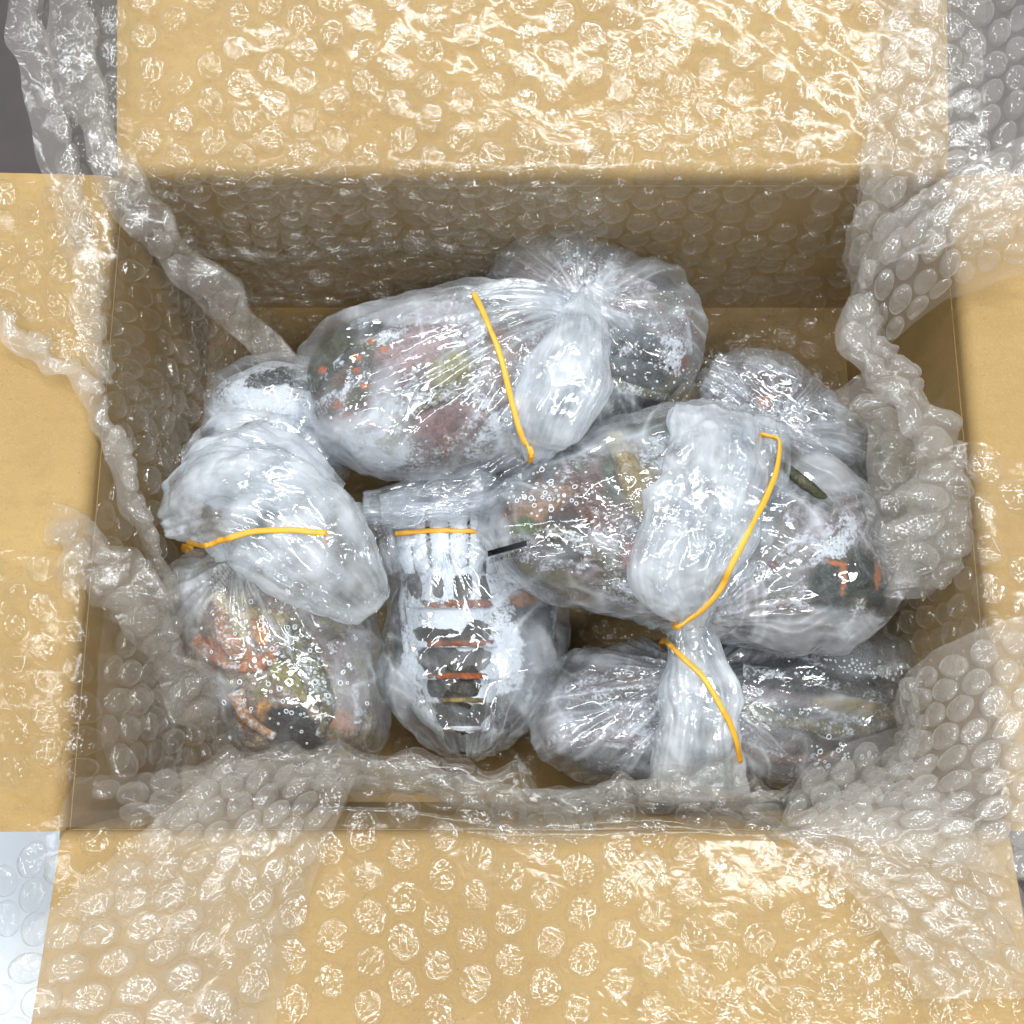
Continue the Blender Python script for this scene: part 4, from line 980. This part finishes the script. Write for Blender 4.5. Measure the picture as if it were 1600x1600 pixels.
limb(rF, [(1205, 718, 92), (1235, 738, 95), (1270, 765, 95), (1300, 788, 92)], [1.2, 1.9, 1.9, 0.8], 9, LIN(60, 62, 34), -0.5, 'antenna')
limb(rF, [(800, 800, 80), (850, 780, 84), (910, 780, 86), (950, 820, 84)], [3, 4.5, 4.5, 3], 10, LIN(140, 108, 84), 0.35)
limb(rF, [(830, 880, 82), (900, 870, 85), (980, 860, 86), (1020, 850, 84)], [3, 4, 4.5, 3], 11, LIN(84, 76, 70), 0.4)
limb(rF, [(960, 680, 86), (985, 740, 92), (1010, 790, 94), (1020, 830, 92)], [3, 4.5, 5, 3], 12, LIN(160, 140, 92), 0.1)

# milky necks and folded bag ends
NA_ = neck(rA, [(905, 478, 84), (900, 530, 92), (880, 600, 95), (850, 660, 92), (835, 712, 80)], [4, 12, 16, 13, 5], [4, 7, 8, 7, 4], 5, hz=0.12)
NA2 = neck(rA, [(905, 480, 86), (840, 470, 92), (770, 480, 92), (730, 500, 90)], [5, 7, 8, 6], [3, 4, 4, 2], 8, amp=0.9, hz=-0.10)
NA3 = neck(rA, [(830, 690, 72), (770, 740, 68), (680, 780, 64), (570, 790, 60)], [7, 10, 9, 6], [4, 5, 4, 3], 9, amp=1.1, hz=-0.15, name='loose_bag_end')
ND = neck(rD, [(276, 800, 78), (340, 780, 90), (420, 800, 95), (500, 870, 92), (580, 950, 78)], [10, 18, 21, 18, 8], [7, 9, 10, 9, 4], 12, amp=1.6, hz=0.0, cnt=4)
ND2 = neck(rD, [(300, 750, 78), (360, 735, 86), (440, 745, 86), (520, 790, 80)], [8, 13, 14, 8], [5, 7, 7, 4], 13, amp=1.5, hz=-0.02, name='loose_bag_end')
NF = neck(rF, [(1120, 650, 92), (1120, 720, 102), (1100, 800, 106), (1065, 890, 104), (1085, 975, 90)], [13, 16, 18, 17, 4], [4, 8, 9, 8, 3], 15, hz=0.04)
NF2 = neck(rF, [(1190, 660, 90), (1190, 740, 98), (1160, 830, 100), (1110, 930, 96)], [8, 9, 9, 5], [3, 4, 4, 2.5], 16, amp=0.9, hz=-0.30)
NG = neck(rG, [(1075, 965, 80), (1085, 1020, 76), (1095, 1090, 78), (1092, 1150, 76), (1090, 1240, 66)], [6, 10, 13, 15, 17], [4, 6, 7, 7, 5], 18, hz=0.06)
NE = neck(rE, [(600, 800, 62), (650, 790, 66), (720, 775, 67), (790, 770, 62)], [6, 7, 8, 6], [4, 4, 4, 3], 20, amp=1.2, hz=-0.22, name='loose_bag_end')
NE2 = neck(rE, [(560, 790, 56), (580, 850, 56), (600, 900, 52)], [7, 8, 6], [4, 4, 3], 21, amp=1.6, hz=-0.35, name='loose_bag_end')
NH = neck(rH, [(1110, 590, 62), (1180, 620, 70), (1260, 660, 72), (1340, 700, 66)], [8, 11, 11, 6], [3, 4, 4, 2], 23, amp=2.2, hz=-0.50, name='loose_bag_end')
NC = neck(rC, [(300, 720, 66), (350, 700, 72), (430, 700, 74), (500, 740, 70)], [7, 11, 12, 8], [5, 6, 6, 4], 25, amp=1.5, hz=-0.20, name='loose_bag_end')

# rubber bands and printed bar
bv = bvh_of([(FA, True), (NA_, True), (NA2, True)])
rubber(rA, bv, [(740, 457), (760, 500), (783, 560), (800, 630), (815, 680), (831, 712)], 95, 44)
bv = bvh_of([(FD, True), (ND, True), (ND2, True)])
rubber(rD, bv, [(286, 858), (330, 850), (380, 834), (440, 828), (508, 832)], 95, 20)
bv = bvh_of([(FE, True)]+fans)
rubber(rE, bv, [(618, 833), (660, 830), (700, 829), (755, 831)], 62, 12, 0.95)
bv = bvh_of([(FF, True), (NF, True), (NF2, True)])
rubber(rF, bv, [(1192, 678), (1216, 690), (1212, 740), (1185, 800), (1150, 870), (1110, 940), (1060, 980)], 100, 42)
beads(rF, bv, [(865, 760, 34, 20, 46, 0.85), (835, 780, 30, 22, 50, 0.8), (930, 850, 40, 50, 30, 0.6), (900, 820, 30, 30, 60, 0.35)], 95, 3)
bar = []
bvF = bv
bv = bvh_of([(FG, True), (NG, True)])
rubber(rG, bv, [(1038, 998), (1070, 1030), (1100, 1060), (1130, 1110), (1148, 1150), (1158, 1190)], 76, 8)
beads(rG, bv, [(1290, 1180, 26, 12, 40, 0.8), (1350, 1045, 50, 10, 120, 0.4), (1225, 1110, 40, 8, 40, 0.5)], 70, 5)
bv = bvh_of([(FD, True)])
beads(rD, bv, [(460, 1060, 50, 45, 120, 0.75), (420, 970, 60, 30, 30, 0.7), (400, 1050, 50, 50, 30, 0.9)], 74, 7)
bv = bvh_of([(FB, True)])
beads(rB, bv, [(910, 410, 20, 16, 30, 0.7), (1040, 480, 30, 20, 60, 0.4), (1020, 570, 30, 20, 100, 0.35)], 80, 9)
bv = bvh_of([(FA, True)])
beads(rA, bv, [(760, 600, 60, 50, 50, 0.5), (640, 600, 60, 60, 30, 0.5)], 95, 11)

def printed_strip(root, bvh, u0, v0, u1, v1, h, name):
    n = 24; G = np.zeros((n, 4, 3))
    for i in range(n):
        a = i/(n-1)
        for j in range(4):
            G[i, j] = drop(bvh, u0+(u1-u0)*a, v0+(v1-v0)*a+h*j/3, 85, 0.5)
    z = G[..., 2].copy()
    G[..., 2] = z
    return link(name, G, gfaces(n, 4), M_INK, root)
printed_strip(rF, bvF, 762, 861, 823, 844, 9, 'printed_bar')
# small print under the bar, upside down as the bag lies
fc = bpy.data.curves.new('small_print', 'FONT'); fc.body = '\u30cb\u30ec\u30e2\u30a8\u30ec\u6c34\u7523\u90e8'; fc.size = 1.0
fo = bpy.data.objects.new('small_print', fc); COL.objects.link(fo); bpy.context.view_layer.update()
tm = fo.to_mesh(); tv = np.array([v.co[:] for v in tm.vertices]) if len(tm.vertices) else np.zeros((0, 3)); tf = [list(p.vertices) for p in tm.polygons]
bpy.data.objects.remove(fo)
if len(tv):
    x0, x1 = tv[:, 0].min(), tv[:, 0].max(); y0, y1 = tv[:, 1].min(), tv[:, 1].max()
    V = []
    for x, y, _ in tv:
        a = (x-x0)/(x1-x0); b = (y-y0)/(y1-y0)
        V.append(drop(bvF, 826-62*a, 857+16*a+8*b, 85, 0.55))
    link('small_print', np.array(V), [np.array([q]) for q in tf], M_INK, rF)
